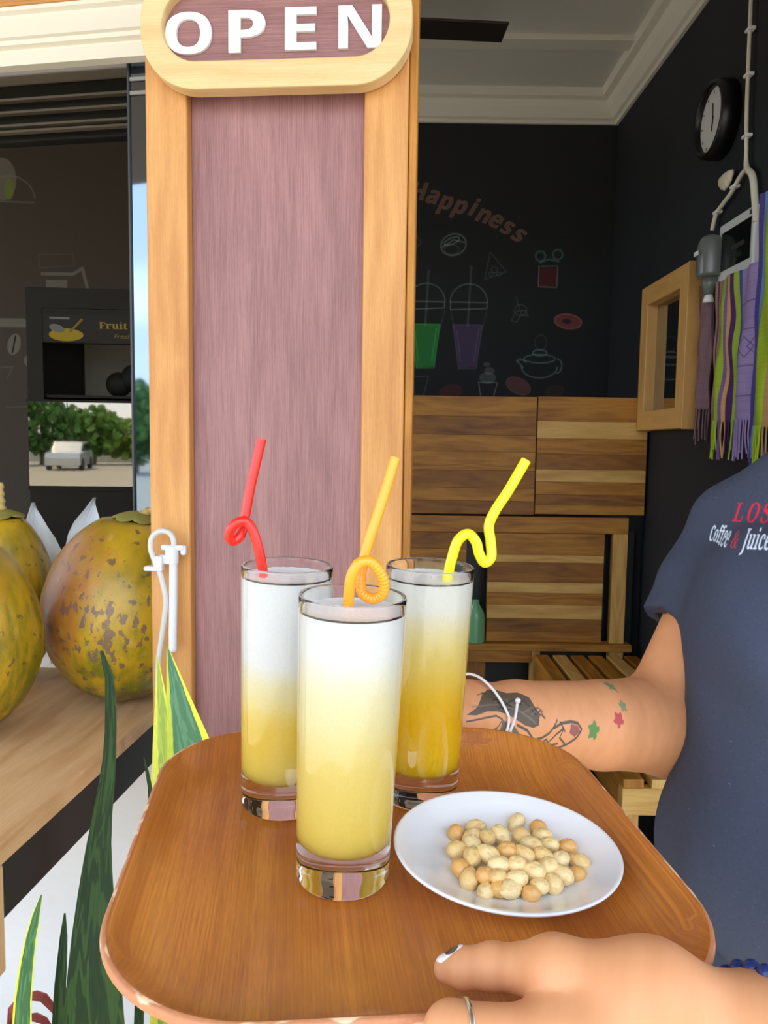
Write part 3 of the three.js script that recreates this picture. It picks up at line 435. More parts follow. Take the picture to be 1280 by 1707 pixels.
const leafTex = (base, band, edgeL, edgeR, eL, eR, seed) => dtex(192, 768, (u, v) => {
  const w = 0.25 * n2(u * 4 + seed, v * 9), b = sstep(0.0, 0.35, n2(u * 2.2 + seed, v * 26 + 3 * w) + 0.35 * fbm(u * 16, v * 60 + seed, 3));
  let c = mixc(base, band, b * 0.8); c = c.map((q) => q + 10 * fbm(u * 40, v * 30 + seed, 3));
  const j = 0.02 * n2(v * 30, seed); if (u < eL + j) c = edgeL.map((q) => q + 8 * n2(u * 20, v * 60)); if (u > 1 - eR + j) c = edgeR.map((q) => q + 8 * n2(u * 20, v * 60)); return c;
});
const leafMat = (t) => phys(0xffffff, 0.6, { map: t, specularIntensity: 0.45 });
const LM = {
  dark: leafMat(leafTex([26, 46, 18], [48, 72, 26], [36, 58, 22], [44, 66, 24], 0.02, 0.02, 3)),
  mid: leafMat(leafTex([58, 96, 56], [86, 124, 76], [226, 222, 40], [214, 214, 60], 0.1, 0.08, 7)),
  pale: leafMat(leafTex([84, 128, 90], [110, 152, 112], [196, 206, 70], [236, 228, 70], 0.16, 0.15, 13)),
  lime: leafMat(leafTex([150, 170, 70], [176, 190, 84], [216, 214, 80], [216, 214, 80], 0.2, 0.2, 17)),
  red: leafMat(leafTex([112, 48, 42], [128, 60, 50], [150, 90, 80], [120, 60, 56], 0.06, 0.06, 19)),
};
const taper = (W, tip = 2.2, base = 0.75) => (t) => W * Math.min(1, Math.pow(1 - t, 1 / tip) * 1.25) * mix(base, 1, Math.min(1, t * 2.4)) + 0.0006;
function plant(label, leaves, pos, group) {
  const t = thing('snake_plant', label, 'plant', pos, 0, group);
  for (const [mat, pts, width, face, cup, curl, lab] of leaves) { const g = leafGeo(pts, width, face, cup, curl); g.translate(-pos[0], -pos[1], -pos[2]); part('leaf', g, LM[mat], t, lab); }
  return t;
}
plant('snake plant with one tall dark green mottled leaf rising in front of the shelf', [
  ['dark', [[-0.21, 0.42, -0.52], [-0.2, 0.75, -0.515], at(158, 1600, 0.53), at(160, 1500, 0.54), at(166, 1400, 0.545), at(182, 1270, 0.55), at(185, 1180, 0.55), at(181, 1120, 0.55), at(169, 1085, 0.55)], (t) => { const q = [[0, 0.02], [0.42, 0.0265], [0.56, 0.026], [0.66, 0.0225], [0.75, 0.0175], [0.86, 0.007], [0.92, 0.0042], [0.97, 0.0036], [1, 0.0012]]; for (let i = 1; i < q.length; i++) if (t <= q[i][0]) return mix(q[i - 1][1], q[i][1], (t - q[i - 1][0]) / (q[i][0] - q[i - 1][0])); return 0.001; }, [0.25, 0, 1], 0.3, 0, 'broad dark green blade tapering to a pale curled tip'],
  ['dark', [[-0.25, 0.42, -0.52], [-0.24, 0.75, -0.53], at(100, 1650, 0.55), at(105, 1580, 0.555), at(108, 1522, 0.56)], taper(0.009), [0.4, 0, 1], 0.4, 0],
], [-0.22, 0.42, -0.52]);
plant('small snake plant with bright yellow leaf margins, at the lower left', [
  ['mid', [[-0.27, 0.42, -0.57], [-0.262, 0.75, -0.56], at(38, 1707, 0.55), at(44, 1620, 0.55), at(55, 1550, 0.55), at(69, 1492, 0.55)], taper(0.0142, 1.9), [0.1, 0, 1], 0.25, 0, 'green leaf with yellow margins'],
], [-0.27, 0.42, -0.57]);
plant('pale green snake plant with wide yellow edges, leaning against the notice board', [
  ['pale', [[-0.21, 0.42, -0.83], [-0.205, 0.8, -0.835], at(322, 1290, 0.85), at(308, 1215, 0.855), at(294, 1150, 0.86), at(279, 1078, 0.87)], (t) => 0.0008 + Math.min(0.031, 0.165 * (1 - t)), [0.3, 0.1, 1], 0.2, 0, 'pale leaf with a broad yellow right margin'],
  ['lime', [[-0.245, 0.42, -0.83], [-0.24, 0.8, -0.84], at(283, 1300, 0.87), at(277, 1240, 0.875), at(270, 1165, 0.88), at(263, 1095, 0.885)], (t) => 0.0008 + Math.min(0.02, 0.11 * (1 - t)), [-0.2, 0, 1], 0.3, 0, 'yellow-green leaf'],
  ['dark', [[-0.26, 0.42, -0.8], [-0.262, 0.8, -0.8], at(252, 1350, 0.8), at(250, 1310, 0.8), at(240, 1262, 0.8)], taper(0.0055), [0, 0, 1], 0.3, 0],
], [-0.23, 0.42, -0.83]);
plant('cluster of low snake plant leaves just showing under the front edge of the tray', [
  ['mid', [[-0.13, 0.42, -0.56], [-0.13, 0.7, -0.55], at(300, 1720, 0.55), at(285, 1676, 0.56), at(270, 1660, 0.57)], taper(0.02), [0, 0, 1], 0.3, 0],
  ['lime', [[-0.08, 0.42, -0.56], [-0.07, 0.7, -0.56], at(440, 1730, 0.56), at(450, 1670, 0.56)], taper(0.011), [0, 0, 1], 0.3, 0],
  ['mid', [[-0.06, 0.42, -0.54], [-0.055, 0.7, -0.55], at(495, 1730, 0.56), at(485, 1670, 0.56)], taper(0.013), [0.2, 0, 1], 0.3, 0],
  ['lime', [[-0.03, 0.42, -0.56], [-0.03, 0.7, -0.56], at(545, 1730, 0.56), at(540, 1670, 0.56)], taper(0.008), [0, 0, 1], 0.3, 0],
  ['pale', [[0.015, 0.42, -0.56], [0.015, 0.7, -0.56], at(670, 1730, 0.56), at(672, 1665, 0.56)], taper(0.02), [0, 0, 1], 0.3, 0],
  ['dark', [[-0.1, 0.42, -0.6], [-0.1, 0.7, -0.6], at(370, 1740, 0.6), at(360, 1680, 0.6)], taper(0.03), [0, 0, 1], 0.3, 0],
], [-0.05, 0.42, -0.56]);
{
  const t = thing('cordyline', 'red-brown cordyline with arching strap leaves at the bottom left corner', 'plant', [-0.33, 0.42, -0.74]);
  for (const [pts, w] of [[[[-0.33, 0.42, -0.74], [-0.32, 0.78, -0.73], at(20, 1690, 0.72), at(52, 1662, 0.71), at(75, 1665, 0.7), at(100, 1700, 0.69)], 0.011], [[[-0.34, 0.42, -0.75], [-0.33, 0.72, -0.74], at(15, 1730, 0.72), at(50, 1697, 0.71), at(75, 1703, 0.7), at(98, 1740, 0.69)], 0.009]]) { const g = leafGeo(pts, taper(w), [0.2, 1, 0.6], 0.2, 0); g.translate(0.33, -0.42, 0.74); part('leaf', g, LM.red, t); }
}

// ---------------------------------------------------------------- furniture inside the shop
{
  const Z = -2.68, t = thing('wood_counter', 'tall wooden counter front of banded teak boards below the chalkboard', 'counter', [0, 0, Z]), r = rng(99);
  const planks = (x0, x1, ys, z0, z1, tones) => { for (let i = 0; i < ys.length - 1; i++) { const k = tones[i % tones.length]; part('plank', grain(cbox(x0, x1, ys[i + 1] + 0.0002, ys[i] - 0.0002, z0 + 0.002 * r(), z1 - 0.0012 * r(), 0.0008), teakT[k], 'x', Math.floor(r() * 999)), M.teak[k], t); } };
  planks(0.09, 0.518, [1.618, 1.55, 1.487, 1.43, 1.365, 1.305, 1.26, 1.214], -0.02, 0.012, [1, 2, 1, 1, 2, 1, 2]);
  planks(0.522, 0.899, [1.62, 1.537, 1.478, 1.425, 1.372, 1.33, 1.285, 1.25, 1.217], -0.02, 0.014, [1, 0, 1, 2, 0, 1, 2, 1]);
  part('batten', grain(cbox(0.09, 0.85, 1.15, 1.207, -0.03, 0.008, 0.002), teakT[1], 'x', 5), M.teak[1], t);
  planks(0.366, 0.771, [1.148, 1.072, 1.046, 0.975, 0.938, 0.895, 0.846, 0.8, 0.764], -0.03, 0.0, [1, 0, 2, 0, 1, 0, 2, 1]);
  planks(0.09, 0.29, [1.148, 1.09, 1.03, 0.96, 0.9, 0.84, 0.764], -0.03, 0.0, [2, 1, 0, 1, 2, 1]);
  part('post', grain(cbox(0.8, 0.85, 0, 1.15, -0.03, 0.006, 0.002), teakT[0], 'y', 6), M.teak[0], t);
  part('ledge', grain(cbox(0.09, 0.872, 0.737, 0.763, -0.03, 0.03, 0.003), teakT[1], 'x', 7), M.teak[1], t);
  part('rail', grain(cbox(0.09, 0.53, 0.69, 0.736, -0.03, 0.008, 0.002), teakT[1], 'x', 8), M.teak[1], t);
  part('post', grain(cbox(0.525, 0.556, 0, 0.736, -0.03, 0.008, 0.002), teakT[0], 'y', 9), M.teak[0], t);
  part('post', grain(cbox(0.09, 0.37, 0, 0.69, -0.04, -0.03), teakT[2], 'y', 10), M.teak[2], t);
  part('back_board', cbox(0.29, 0.9, 0, 1.15, -0.1, -0.085), M.black, t, 'black gap behind the boards');
}
{
  const t = thing('slatted_table', 'low wooden table with a top of spaced slats, behind the forearm', 'table', [0.72, 0, -2.13]), r = rng(12);
  for (let i = 0; i < 7; i++) { const x = -0.19 + i * 0.062, k = [1, 0, 1, 1, 0, 2, 1][i]; part('slat', grain(cbox(x, x + 0.046, 0.708, 0.73, -0.505, 0.5, 0.003), teakT[k], 'z', i + 20), M.teak[k], t); }
  part('apron', grain(cbox(-0.19, 0.18, 0.645, 0.707, 0.47, 0.495, 0.003), teakT[0], 'x', 31), M.teak[0], t);
  part('apron', grain(cbox(-0.19, -0.165, 0.645, 0.707, -0.49, 0.465, 0.003), teakT[1], 'z', 32), M.teak[1], t);
  for (const [x, z] of [[-0.165, 0.45], [0.155, 0.45], [-0.165, -0.47], [0.155, -0.47]]) part('leg', grain(cbox(x - 0.022, x + 0.022, 0, 0.707, z - 0.022, z + 0.022, 0.003), teakT[0], 'y', 33 + Math.round(x * 9)), M.teak[0], t);
  part('shelf_board', cbox(-0.16, 0.15, 0.3, 0.32, -0.45, 0.43), std(0x17181a, 0.6), t, 'dark lower shelf');
}
{ // green bottle on the counter ledge
  const t = thing('green_bottle', 'pale green plastic bottle on the counter ledge, half hidden by the right glass', 'bottle', [0.325, 0.7635, -2.668]);
 
  part('body', lathe([[0.0001, 0], [0.03, 0], [0.034, 0.005], [0.034, 0.085], [0.028, 0.11], [0.013, 0.135], [0.012, 0.15], [0.0001, 0.152]], 40), phys(0x6fae7a, 0.25, { clearcoat: 0.4 }), t);
}
function clock() {
  const t = thing('wall_clock', 'round wall clock with thick black rim and white face on the dark right wall', 'clock', [0.906, 2.335, -2.176], -Math.PI / 2);
  const rimG = lathe([[0.083, 0.03], [0.083, 0.045], [0.09, 0.05], [0.098, 0.045], [0.1, 0.03], [0.1, 0], [0.0001, 0]], 72); rimG.rotateX(Math.PI / 2); part('rim', rimG, phys(0x0b0b0c, 0.35), t);
  const f = new THREE.CylinderGeometry(0.083, 0.083, 0.004, 72); f.rotateX(Math.PI / 2); f.translate(0, 0, 0.03); part('face', f, std(0xd9d9d6, 0.4), t);
  const hand = (l, w, a) => { const g = rbox(w, l, 0.0015, 0, l / 2 - 0.01, 0.0335, 0.0005); g.rotateZ(a); return g; };
  part('hand', hand(0.055, 0.004, 0.08), M.black, t); part('hand', hand(0.038, 0.005, 2.9), M.black, t);
  for (let k = 0; k < 12; k++) { const g = box(0.003, 0.008, 0.001, 0, 0.073, 0.0325); g.rotateZ(k / 12 * 6.2832); part('hour_mark', g, M.black, t); }
}
clock();
{ // framed mirror on the right wall
  const t = thing('mirror', 'rectangular mirror in a broad honey-coloured wooden frame on the right wall', 'mirror', [0.907, 1.745, -2.462], -Math.PI / 2), w = 0.4, h = 0.47, b = 0.058;
  const bar = (len, wid) => { const s = new THREE.Shape([[-len / 2, 0], [len / 2, 0], [len / 2 - wid, wid], [-len / 2 + wid, wid]].map(([x, y]) => new THREE.Vector2(x, y))); return new THREE.ExtrudeGeometry(s, { depth: 0.045, bevelEnabled: true, bevelSize: 0.003, bevelThickness: 0.003, bevelSegments: 2 }); };
  for (const [a, len, x, y] of [[0, w, 0, -h / 2], [Math.PI, w, 0, h / 2], [Math.PI / 2, h, w / 2, 0], [-Math.PI / 2, h, -w / 2, 0]]) { const g = bar(len, b); grain(g, paleT, 'x', len * 10); g.rotateZ(a); g.translate(x, y, 0); part('frame_bar', g, std(0xf2d8b0, 0.5, { map: paleT }), t); }
  part('glass', box(w - 2 * b + 0.01, h - 2 * b + 0.01, 0.004, 0, 0, 0.012), phys(0xb8bcbc, 0.02, { metalness: 1 }), t, 'mirror glass reflecting the chalk drawings');
}
{ // white panel and the things about it
  const t = thing('wall_panel', 'white framed wall unit with a dark screen, above the striped scarf', 'wall unit', [0.907, 1.965, -2.03], -Math.PI / 2);
  part('case', rbox(0.2, 0.155, 0.02, 0, 0, 0.01, 0.006, 3), phys(0xd2d4d2, 0.4), t);
  part('screen', rbox(0.165, 0.1, 0.004, 0.004, 0.003, 0.0195, 0.0015), phys(0x0d1212, 0.12), t, 'dark glossy screen');
  part('label_strip', rbox(0.07, 0.012, 0.001, 0.02, 0, 0.0218, 0.0004), std(0x2f2a2a, 0.6), t); part('button', rbox(0.012, 0.012, 0.003, 0.082, 0.064, 0.0205, 0.0012), std(0x4a4c50, 0.4), t);
  const u = thing('dispenser', 'small cloudy clear plastic dispenser hanging left of the white wall unit', 'dispenser', [0.907, 1.96, -2.14], -Math.PI / 2), cl = phys(0x8f948e, 0.25, { transmission: 0.5, thickness: 0 });
  part('jar', lathe([[0.0001, -0.05], [0.03, -0.05], [0.036, -0.04], [0.036, 0.03], [0.03, 0.05], [0.02, 0.06], [0.0001, 0.062]], 32).translate(0, 0, 0.036), cl, u); part('cap', lathe([[0.0001, -0.095], [0.012, -0.095], [0.02, -0.07], [0.022, -0.05], [0.0001, -0.05]], 32).translate(0, 0, 0.036), cl, u, 'spout'); part('tip', lathe([[0.0001, -0.115], [0.016, -0.115], [0.01, -0.095], [0.0001, -0.094]], 24).translate(0, 0, 0.036), M.white, u, 'white tip'); part('label_strip', rbox(0.03, 0.012, 0.002, 0.004, 0.012, 0.077, 0.001), M.white, u);
  const c = thing('electric_cable', 'cream cable clipped down the right wall and branching above the white wall unit', 'cable', [0.9, 2.1, -2.0]), cm = std(0xd8d2bd, 0.55), L = (p) => p.map(([y, z, x = -0.008]) => [x, y - 2.1, z + 2.0]);
  part('main_run', sweep(L([[2.8, -2.03], [2.5, -2.022], [2.3, -2.015], [2.2, -2.006], [2.15, -1.998], [2.12, -1.965], [2.06, -1.945], [2.0, -1.93]]), (q) => mix(0.0048, 0.0085, sstep(0.75, 0.82, q)), 80, 10), cm, c); part('branch', sweep(L([[2.148, -1.998], [2.14, -2.03], [2.115, -2.08], [2.1, -2.13], [2.085, -2.17], [2.05, -2.19]]), 0.0058, 40, 10), cm, c);
  for (const [y, z] of [[2.49, -2.022], [2.38, -2.018], [2.23, -2.01], [2.125, -2.065], [2.09, -2.165]]) part('clip', merge([rbox(0.018, 0.008, 0.026, -0.006, y - 2.1, z + 2.0, 0.002)]), M.white, c);
  const sh = thing('seashell', 'small cream seashell hung on the wall just below the clock', 'shell', [0.893, 2.165, -2.12]);
  { const g = new THREE.SphereGeometry(1, 30, 20), p = g.attributes.position; for (let i = 0; i < p.count; i++) { const a = Math.atan2(p.getY(i), p.getZ(i)), fl = 1 + 0.06 * Math.cos(a * 11); p.setXYZ(i, p.getX(i) * 0.011, p.getY(i) * (p.getY(i) > 0 ? 0.014 : 0.03) * fl, p.getZ(i) * 0.042 * fl * (1 + 0.25 * p.getY(i))); } g.computeVertexNormals(); part('body', g, std(0xd9cfb6, 0.6), sh); }
}
{ // woven scarves
  const cloth = (name, label, z0, z1, y0, y1, xo, tex, folds, fringe) => {
    const t = thing(name, label, 'scarf', [xo, y1, (z0 + z1) / 2]), NX = 48, NY = 40, pos = [], uv = [], idx = [], h = y1 - y0, w = z1 - z0;
    const off = (u, v) => 0.011 * Math.sin(u * folds * 6.283 + 1.3 * Math.sin(v * 2.3)) * (0.35 + 0.65 * v) + 0.006 * n2(u * 3, v * 2);
    for (let i = 0; i <= NX; i++) for (let j = 0; j <= NY; j++) { const u = i / NX, v = j / NY; pos.push(-0.014 + off(u, v), -v * h, (u - 0.5) * w * (0.92 + 0.08 * v)); uv.push(u, 1 - v); }
    for (let i = 0; i < NX; i++) for (let j = 0; j < NY; j++) { const a = i * (NY + 1) + j, b = a + NY + 1; idx.push(a, a + 1, b, b, a + 1, b + 1); }
    const g = new THREE.BufferGeometry(); g.setAttribute('position', new THREE.Float32BufferAttribute(pos, 3)); g.setAttribute('uv', new THREE.Float32BufferAttribute(uv, 2)); g.setIndex(idx); g.computeVertexNormals();
    const m = std(0xffffff, 0.85, { map: tex, side: THREE.DoubleSide }); part('cloth', g, m, t);
    const r = rng(folds * 7 + 3), strands = []; for (let i = 0; i < fringe; i++) { const u = (i + 0.5) / fringe, x = -0.014 + off(u, 1), z = (u - 0.5) * w, s = sweep([[x, -h + 0.004, z], [x + 0.004 * (r() - 0.5), -h - 0.035, z + 0.006 * (r() - 0.5)], [x + 0.008 * (r() - 0.5), -h - 0.07 - 0.03 * r(), z + 0.012 * (r() - 0.5)]], 0.0022, 8, 5); const q = s.attributes.uv; for (let k = 0; k < q.count; k++) q.setXY(k, u, 0.02); strands.push(s); }
    const fm = part('fringe', merge(strands), m, t, 'knotted fringe'); fm.userData.kind = 'stuff'; return t;
  };
  const stripes = (list, W = 512) => ctex(W, 512, (c, w, h) => { for (const [a, b, col] of list) { c.fillStyle = col; c.fillRect(a * w, 0, (b - a) * w + 1, h); } const r = rng(4); for (let y = 0; y < h; y += 2) { c.fillStyle = `rgba(${r() > 0.5 ? '255,255,255' : '0,0,0'},0.05)`; c.fillRect(0, y, w, 1); } for (let x = 0; x < w; x += 3) { c.fillStyle = `rgba(0,0,0,${0.07 * r()})`; c.fillRect(x, 0, 1, h); } });
  cloth('mauve_scarf', 'narrow dusty mauve scarf with dark fringe hanging beside the mirror', -2.25, -2.13, 1.56, 1.91, 0.9, stripes([[0, 0.1, '#6e4a30'], [0.1, 0.8, '#7d6068'], [0.8, 1, '#4a2c40']]), 1.4, 12);
  const main = stripes([[0, 0.12, '#9a7b62'], [0.03, 0.05, '#4c2a55'], [0.12, 0.3, '#a4bf2c'], [0.3, 0.34, '#7e5a9a'], [0.34, 0.38, '#d0a060'], [0.38, 0.44, '#4a1f5e'], [0.44, 0.52, '#9cba34'], [0.52, 0.56, '#3f4f90'], [0.56, 1, '#9a86b8']]);
  { const c = main.image.getContext('2d'); c.strokeStyle = 'rgba(80,60,110,0.55)'; c.lineWidth = 5; for (const y of [120, 210, 330, 430]) { c.beginPath(); c.moveTo(290, y); c.lineTo(512, y); c.stroke(); } for (const y of [268]) { c.beginPath(); c.moveTo(340, y); c.lineTo(385, y - 34); c.lineTo(430, y); c.lineTo(385, y + 34); c.closePath(); c.stroke(); c.beginPath(); c.moveTo(400, y); c.lineTo(445, y - 34); c.lineTo(490, y); c.lineTo(445, y + 34); c.closePath(); c.stroke(); } }
  cloth('striped_scarf', 'woven scarf in lime, purple and lavender with white fringe, hanging under the white wall unit', -2.11, -1.82, 1.52, 1.89, 0.885, main, 2.2, 44);
  cloth('lime_scarf', 'upper lime and plum striped scarf draped over the right side of the white wall unit', -1.83, -1.6, 1.5, 2.03, 0.86, stripes([[0, 0.07, '#4a3f8c'], [0.07, 0.16, '#6f93c0'], [0.16, 0.42, '#a5bf1e'], [0.42, 0.5, '#b08a5a'], [0.5, 0.62, '#5d1f58'], [0.62, 0.7, '#c9a24e'], [0.7, 1, '#8a5aa0']]), 1.6, 26);
}
{ // ceiling fan, at rest
  const t = thing('ceiling_fan', 'dark ceiling fan blade at the top of the frame under the pale ceiling', 'fan', [-0.24, 2.83, -2.44]), bm = std(0x2c2620, 0.5);
  part('rod', new THREE.CylinderGeometry(0.012, 0.012, 0.08, 16).translate(0, -0.04, 0), bm, t); part('motor', lathe([[0.0001, -0.18], [0.06, -0.17], [0.09, -0.13], [0.085, -0.09], [0.02, -0.07], [0.0001, -0.07]], 40), bm, t);
  for (let k = 0; k < 3; k++) { const g = rbox(0.5, 0.008, 0.11, 0.34, -0.125, 0, 0.003); g.rotateX(0); g.rotateY(k * 2.094 + 0.06); part('blade', g, bm, t); }
}
{ // drinks chiller seen through the window
  const t = thing('display_chiller', 'dark display chiller with yellow printed header and bright reflecting door, inside the window', 'chiller', [-0.62, 0, -1.78], 4 * Math.PI / 180), dk = std(0x15181c, 0.5);
  const x0 = -0.19, x1 = 0.3;
  part('cabinet', merge([cbox(x0, x1, 0, 1.36, -0.4, 0), cbox(x0, x0 + 0.035, 1.36, 1.79, -0.4, 0), cbox(x1 - 0.035, x1, 1.36, 1.79, -0.4, 0), cbox(x0 + 0.035, x1 - 0.035, 1.745, 1.79, -0.4, 0), cbox(x0 + 0.035, x1 - 0.035, 1.36, 1.75, -0.4, -0.3)]), dk, t);
  const hd = ctex(1024, 192, (c, w, h) => { c.fillStyle = '#24262a'; c.fillRect(0, 0, w, h); c.fillStyle = '#c8b41e'; c.beginPath(); c.ellipse(120, 140, 95, 44, 0, 0, 7); c.fill(); c.fillStyle = '#8a9298'; c.beginPath(); c.ellipse(70, 96, 44, 26, 0.4, 0, 7); c.fill(); c.fillStyle = '#9aa0a2'; c.fillRect(30, 18, 110, 16); c.strokeStyle = '#a08a30'; c.lineWidth = 14; c.beginPath(); c.moveTo(140, 120); c.lineTo(210, 30); c.stroke(); c.font = 'bold 62px serif'; c.fillStyle = '#d8bc3a'; c.fillText('Fruit & Natur Thai', 300, 92); c.font = 'italic 40px sans-serif'; c.fillStyle = '#b3a050'; c.fillText('Fresh  Fruit  Juice', 380, 158); });
  const hp = new THREE.PlaneGeometry(x1 - x0 - 0.08, 0.062); hp.translate((x0 + x1) / 2, 1.7, 0.002); part('header_panel', merge([hp]), std(0xffffff, 0.5, { map: hd }), t, 'dark header printed in yellow'); part('header_board', cbox(x0 + 0.036, x1 - 0.036, 1.668, 1.744, -0.02, 0.0005), dk, t);
  part('back_lining', cbox(x0 + 0.036, x1 - 0.036, 1.42, 1.744, -0.3, -0.296), std(0xe4e8e4, 0.6), t, 'pale lining');
  part('glass_door', cbox(x0 + 0.002, x1 - 0.002, 1.345, 1.535, 0.002, 0.008), phys(0xdfe4e6, 0.02, { metalness: 1 }), t, 'mirror-bright glass door'); part('door_frame', merge([cbox(x0, x1, 1.335, 1.345, 0.001, 0.012), cbox(x0, x1, 1.535, 1.54, 0.001, 0.012)]), dk, t);
  const fr = []; for (const [x, y, r0] of [[0.02, 1.6, 0.035], [0.06, 1.61, 0.03], [0.09, 1.59, 0.035], [-0.02, 1.585, 0.03]]) { const g = new THREE.IcosahedronGeometry(r0, 3); g.translate(x, y, -0.12); fr.push(g); } part('fruit', merge(fr), std(0x2e3432, 0.7), t, 'dim fruit inside');
  part('rack', cbox(x0 + 0.036, x1 - 0.036, 1.546, 1.552, -0.28, -0.01), dk, t);
}

// ---------------------------------------------------------------- the person holding the tray
{
  const t = thing('person', 'person in a navy embroidered T-shirt holding the wooden tray with both hands, tattooed forearm', 'person');
  const T = [0.455, 0, -0.63], F = [-0.6, 0, 0.8], R = [-0.8, 0, -0.6];
  const B = (y, r, f) => [T[0] + R[0] * r + F[0] * f, y, T[2] + R[2] * r + F[2] * f];
  const W = at(780, 1192, 0.69), E = at(1118, 1206, 0.775), FM = at(1000, 1208, 0.728), FW = at(860, 1196, 0.7), SR = at(1245, 880, 0.81), SL = [0.585, 1.385, -0.535], EL = [0.455, 1.115, -0.4];
  const P = (u, v, h) => tp(u, v, h).toArray(), WL = at(1305, 1765, 0.338);
  const tipL = at(744, 1616, 0.369), ipL = at(822, 1611, 0.359), mcpL = at(925, 1618, 0.339), cmcL = at(1085, 1660, 0.331), ix = at(958, 1742, 0.321), ixp = at(752, 1718, 0.314);
  const toward3 = (a, b, q) => [0, 1, 2].map((k) => mix(a[k], b[k], q));
  // [a, b, ra, rb, blend]
  const SB = [SR[0], SR[1] - 0.016, SR[2]], SC = [SL[0], SL[1] - 0.016, SL[2]];
  const rightArm = [[SB, E, 0.045, 0.05, 0.01], [E, FM, 0.049, 0.0405, 0.016], [FM, FW, 0.0405, 0.0325, 0.006], [FW, W, 0.0325, 0.0275, 0.006], [W, [0.0, 1.188, -0.648], 0.0265, 0.018, 0.012], [W, [0.045, 1.186, -0.656], 0.026, 0.017, 0.012]];
  const chain = (pts, rs, k) => pts.slice(1).map((p, i) => [pts[i], p, rs[i], rs[i + 1], i ? 0.004 : k]);
  const rightFingers = [chain([[-0.005, 1.188, -0.64], [-0.02, 1.182, -0.6], [-0.028, 1.183, -0.575], [-0.03, 1.1835, -0.557]], [0.011, 0.0092, 0.0085, 0.0072], 0.014), chain([[0.012, 1.184, -0.645], [0.0, 1.176, -0.6], [-0.006, 1.18, -0.57], [-0.008, 1.1835, -0.55]], [0.011, 0.0095, 0.0087, 0.0074], 0.014), chain([[0.03, 1.181, -0.65], [0.022, 1.173, -0.61], [0.018, 1.178, -0.582], [0.016, 1.183, -0.565]], [0.0105, 0.009, 0.0084, 0.007], 0.014), chain([[0.048, 1.181, -0.655], [0.044, 1.173, -0.622], [0.042, 1.178, -0.6], [0.041, 1.182, -0.588]], [0.0095, 0.008, 0.0075, 0.0064], 0.014), chain([[0.055, 1.21, -0.66], [0.024, 1.228, -0.636], [-0.002, 1.2315, -0.614], [-0.02, 1.2295, -0.601]], [0.015, 0.0115, 0.0098, 0.0078], 0.02)];
  const leftArm = [[SC, EL, 0.045, 0.046, 0.02], [EL, WL, 0.046, 0.027, 0.02], [WL, ix, 0.0255, 0.0155, 0.01], [WL, P(0.1, -0.27, -0.006), 0.0245, 0.016, 0.02], [WL, P(0.108, -0.262, -0.02), 0.024, 0.015, 0.02], [WL, P(0.12, -0.258, -0.032), 0.022, 0.014, 0.02], [WL, cmcL, 0.0265, 0.0188, 0.012], [cmcL, mcpL, 0.0188, 0.0132, 0.008], [cmcL, ix, 0.016, 0.013, 0.02]];
  const leftFingers = [chain([mcpL, toward3(mcpL, ipL, 0.5), ipL, toward3(ipL, tipL, 0.6), tipL], [0.0132, 0.0099, 0.0098, 0.0086, 0.0062], 0.008), chain([ix, ixp, P(0.03, -0.287, -0.004), P(0.04, -0.31, -0.0145)], [0.0142, 0.0105, 0.0092, 0.0076], 0.012), chain([P(0.1, -0.27, -0.006), P(0.046, -0.268, -0.006), P(0.036, -0.283, -0.021), P(0.045, -0.31, -0.0165)], [0.0138, 0.0105, 0.0094, 0.008], 0.014), chain([P(0.108, -0.262, -0.02), P(0.06, -0.262, -0.024), P(0.05, -0.282, -0.032), P(0.06, -0.312, -0.018)], [0.013, 0.0098, 0.009, 0.0074], 0.014), chain([P(0.12, -0.258, -0.032), P(0.08, -0.262, -0.037), P(0.072, -0.282, -0.037), P(0.08, -0.308, -0.02)], [0.0115, 0.0085, 0.0078, 0.0066], 0.014)];
  const N = B(1.44, 0, -0.01), HC = B(1.625, 0, 0.03);
  const trunk = [[B(1.28, 0.07, 0), B(1.28, -0.07, 0), 0.096, 0.096, 0.04], [B(1.1, 0.06, 0.02), B(1.1, -0.06, 0.02), 0.1, 0.1, 0.04], [B(0.92, 0.05, -0.02), B(0.92, -0.05, -0.02), 0.108, 0.108, 0.04], [B(1.455, 0.03, -0.01), SB, 0.036, 0.036, 0.02], [B(1.455, -0.03, -0.01), SC, 0.036, 0.036, 0.02], [B(1.38, 0, -0.01), B(1.53, 0, 0.01), 0.058, 0.052, 0.05]];
  const legs = [0.09, -0.09].flatMap((s) => [[B(0.88, s, 0), B(0.48, s * 1.05, 0.01), 0.088, 0.058, 0.04], [B(0.48, s * 1.05, 0.01), B(0.09, s * 1.1, -0.02), 0.056, 0.038, 0.03], [B(0.06, s * 1.1, -0.03), B(0.045, s * 1.25, 0.14), 0.036, 0.03, 0.03]]);
  const head = [[B(1.655, 0, 0.01), B(1.66, 0, 0.03), 0.09, 0.088, 0.04], [B(1.6, 0, 0.04), B(1.565, 0, 0.075), 0.068, 0.045, 0.05], [B(1.645, 0, 0.115), B(1.607, 0, 0.137), 0.009, 0.013, 0.015], [B(1.573, 0.018, 0.112), B(1.573, -0.018, 0.112), 0.009, 0.009, 0.012], [B(1.66, 0.03, 0.108), B(1.66, -0.03, 0.108), 0.011, 0.011, 0.015], [B(1.63, 0.088, 0.01), B(1.6, 0.086, 0.012), 0.016, 0.01, 0.01], [B(1.63, -0.088, 0.01), B(1.6, -0.086, 0.012), 0.016, 0.01, 0.01]];
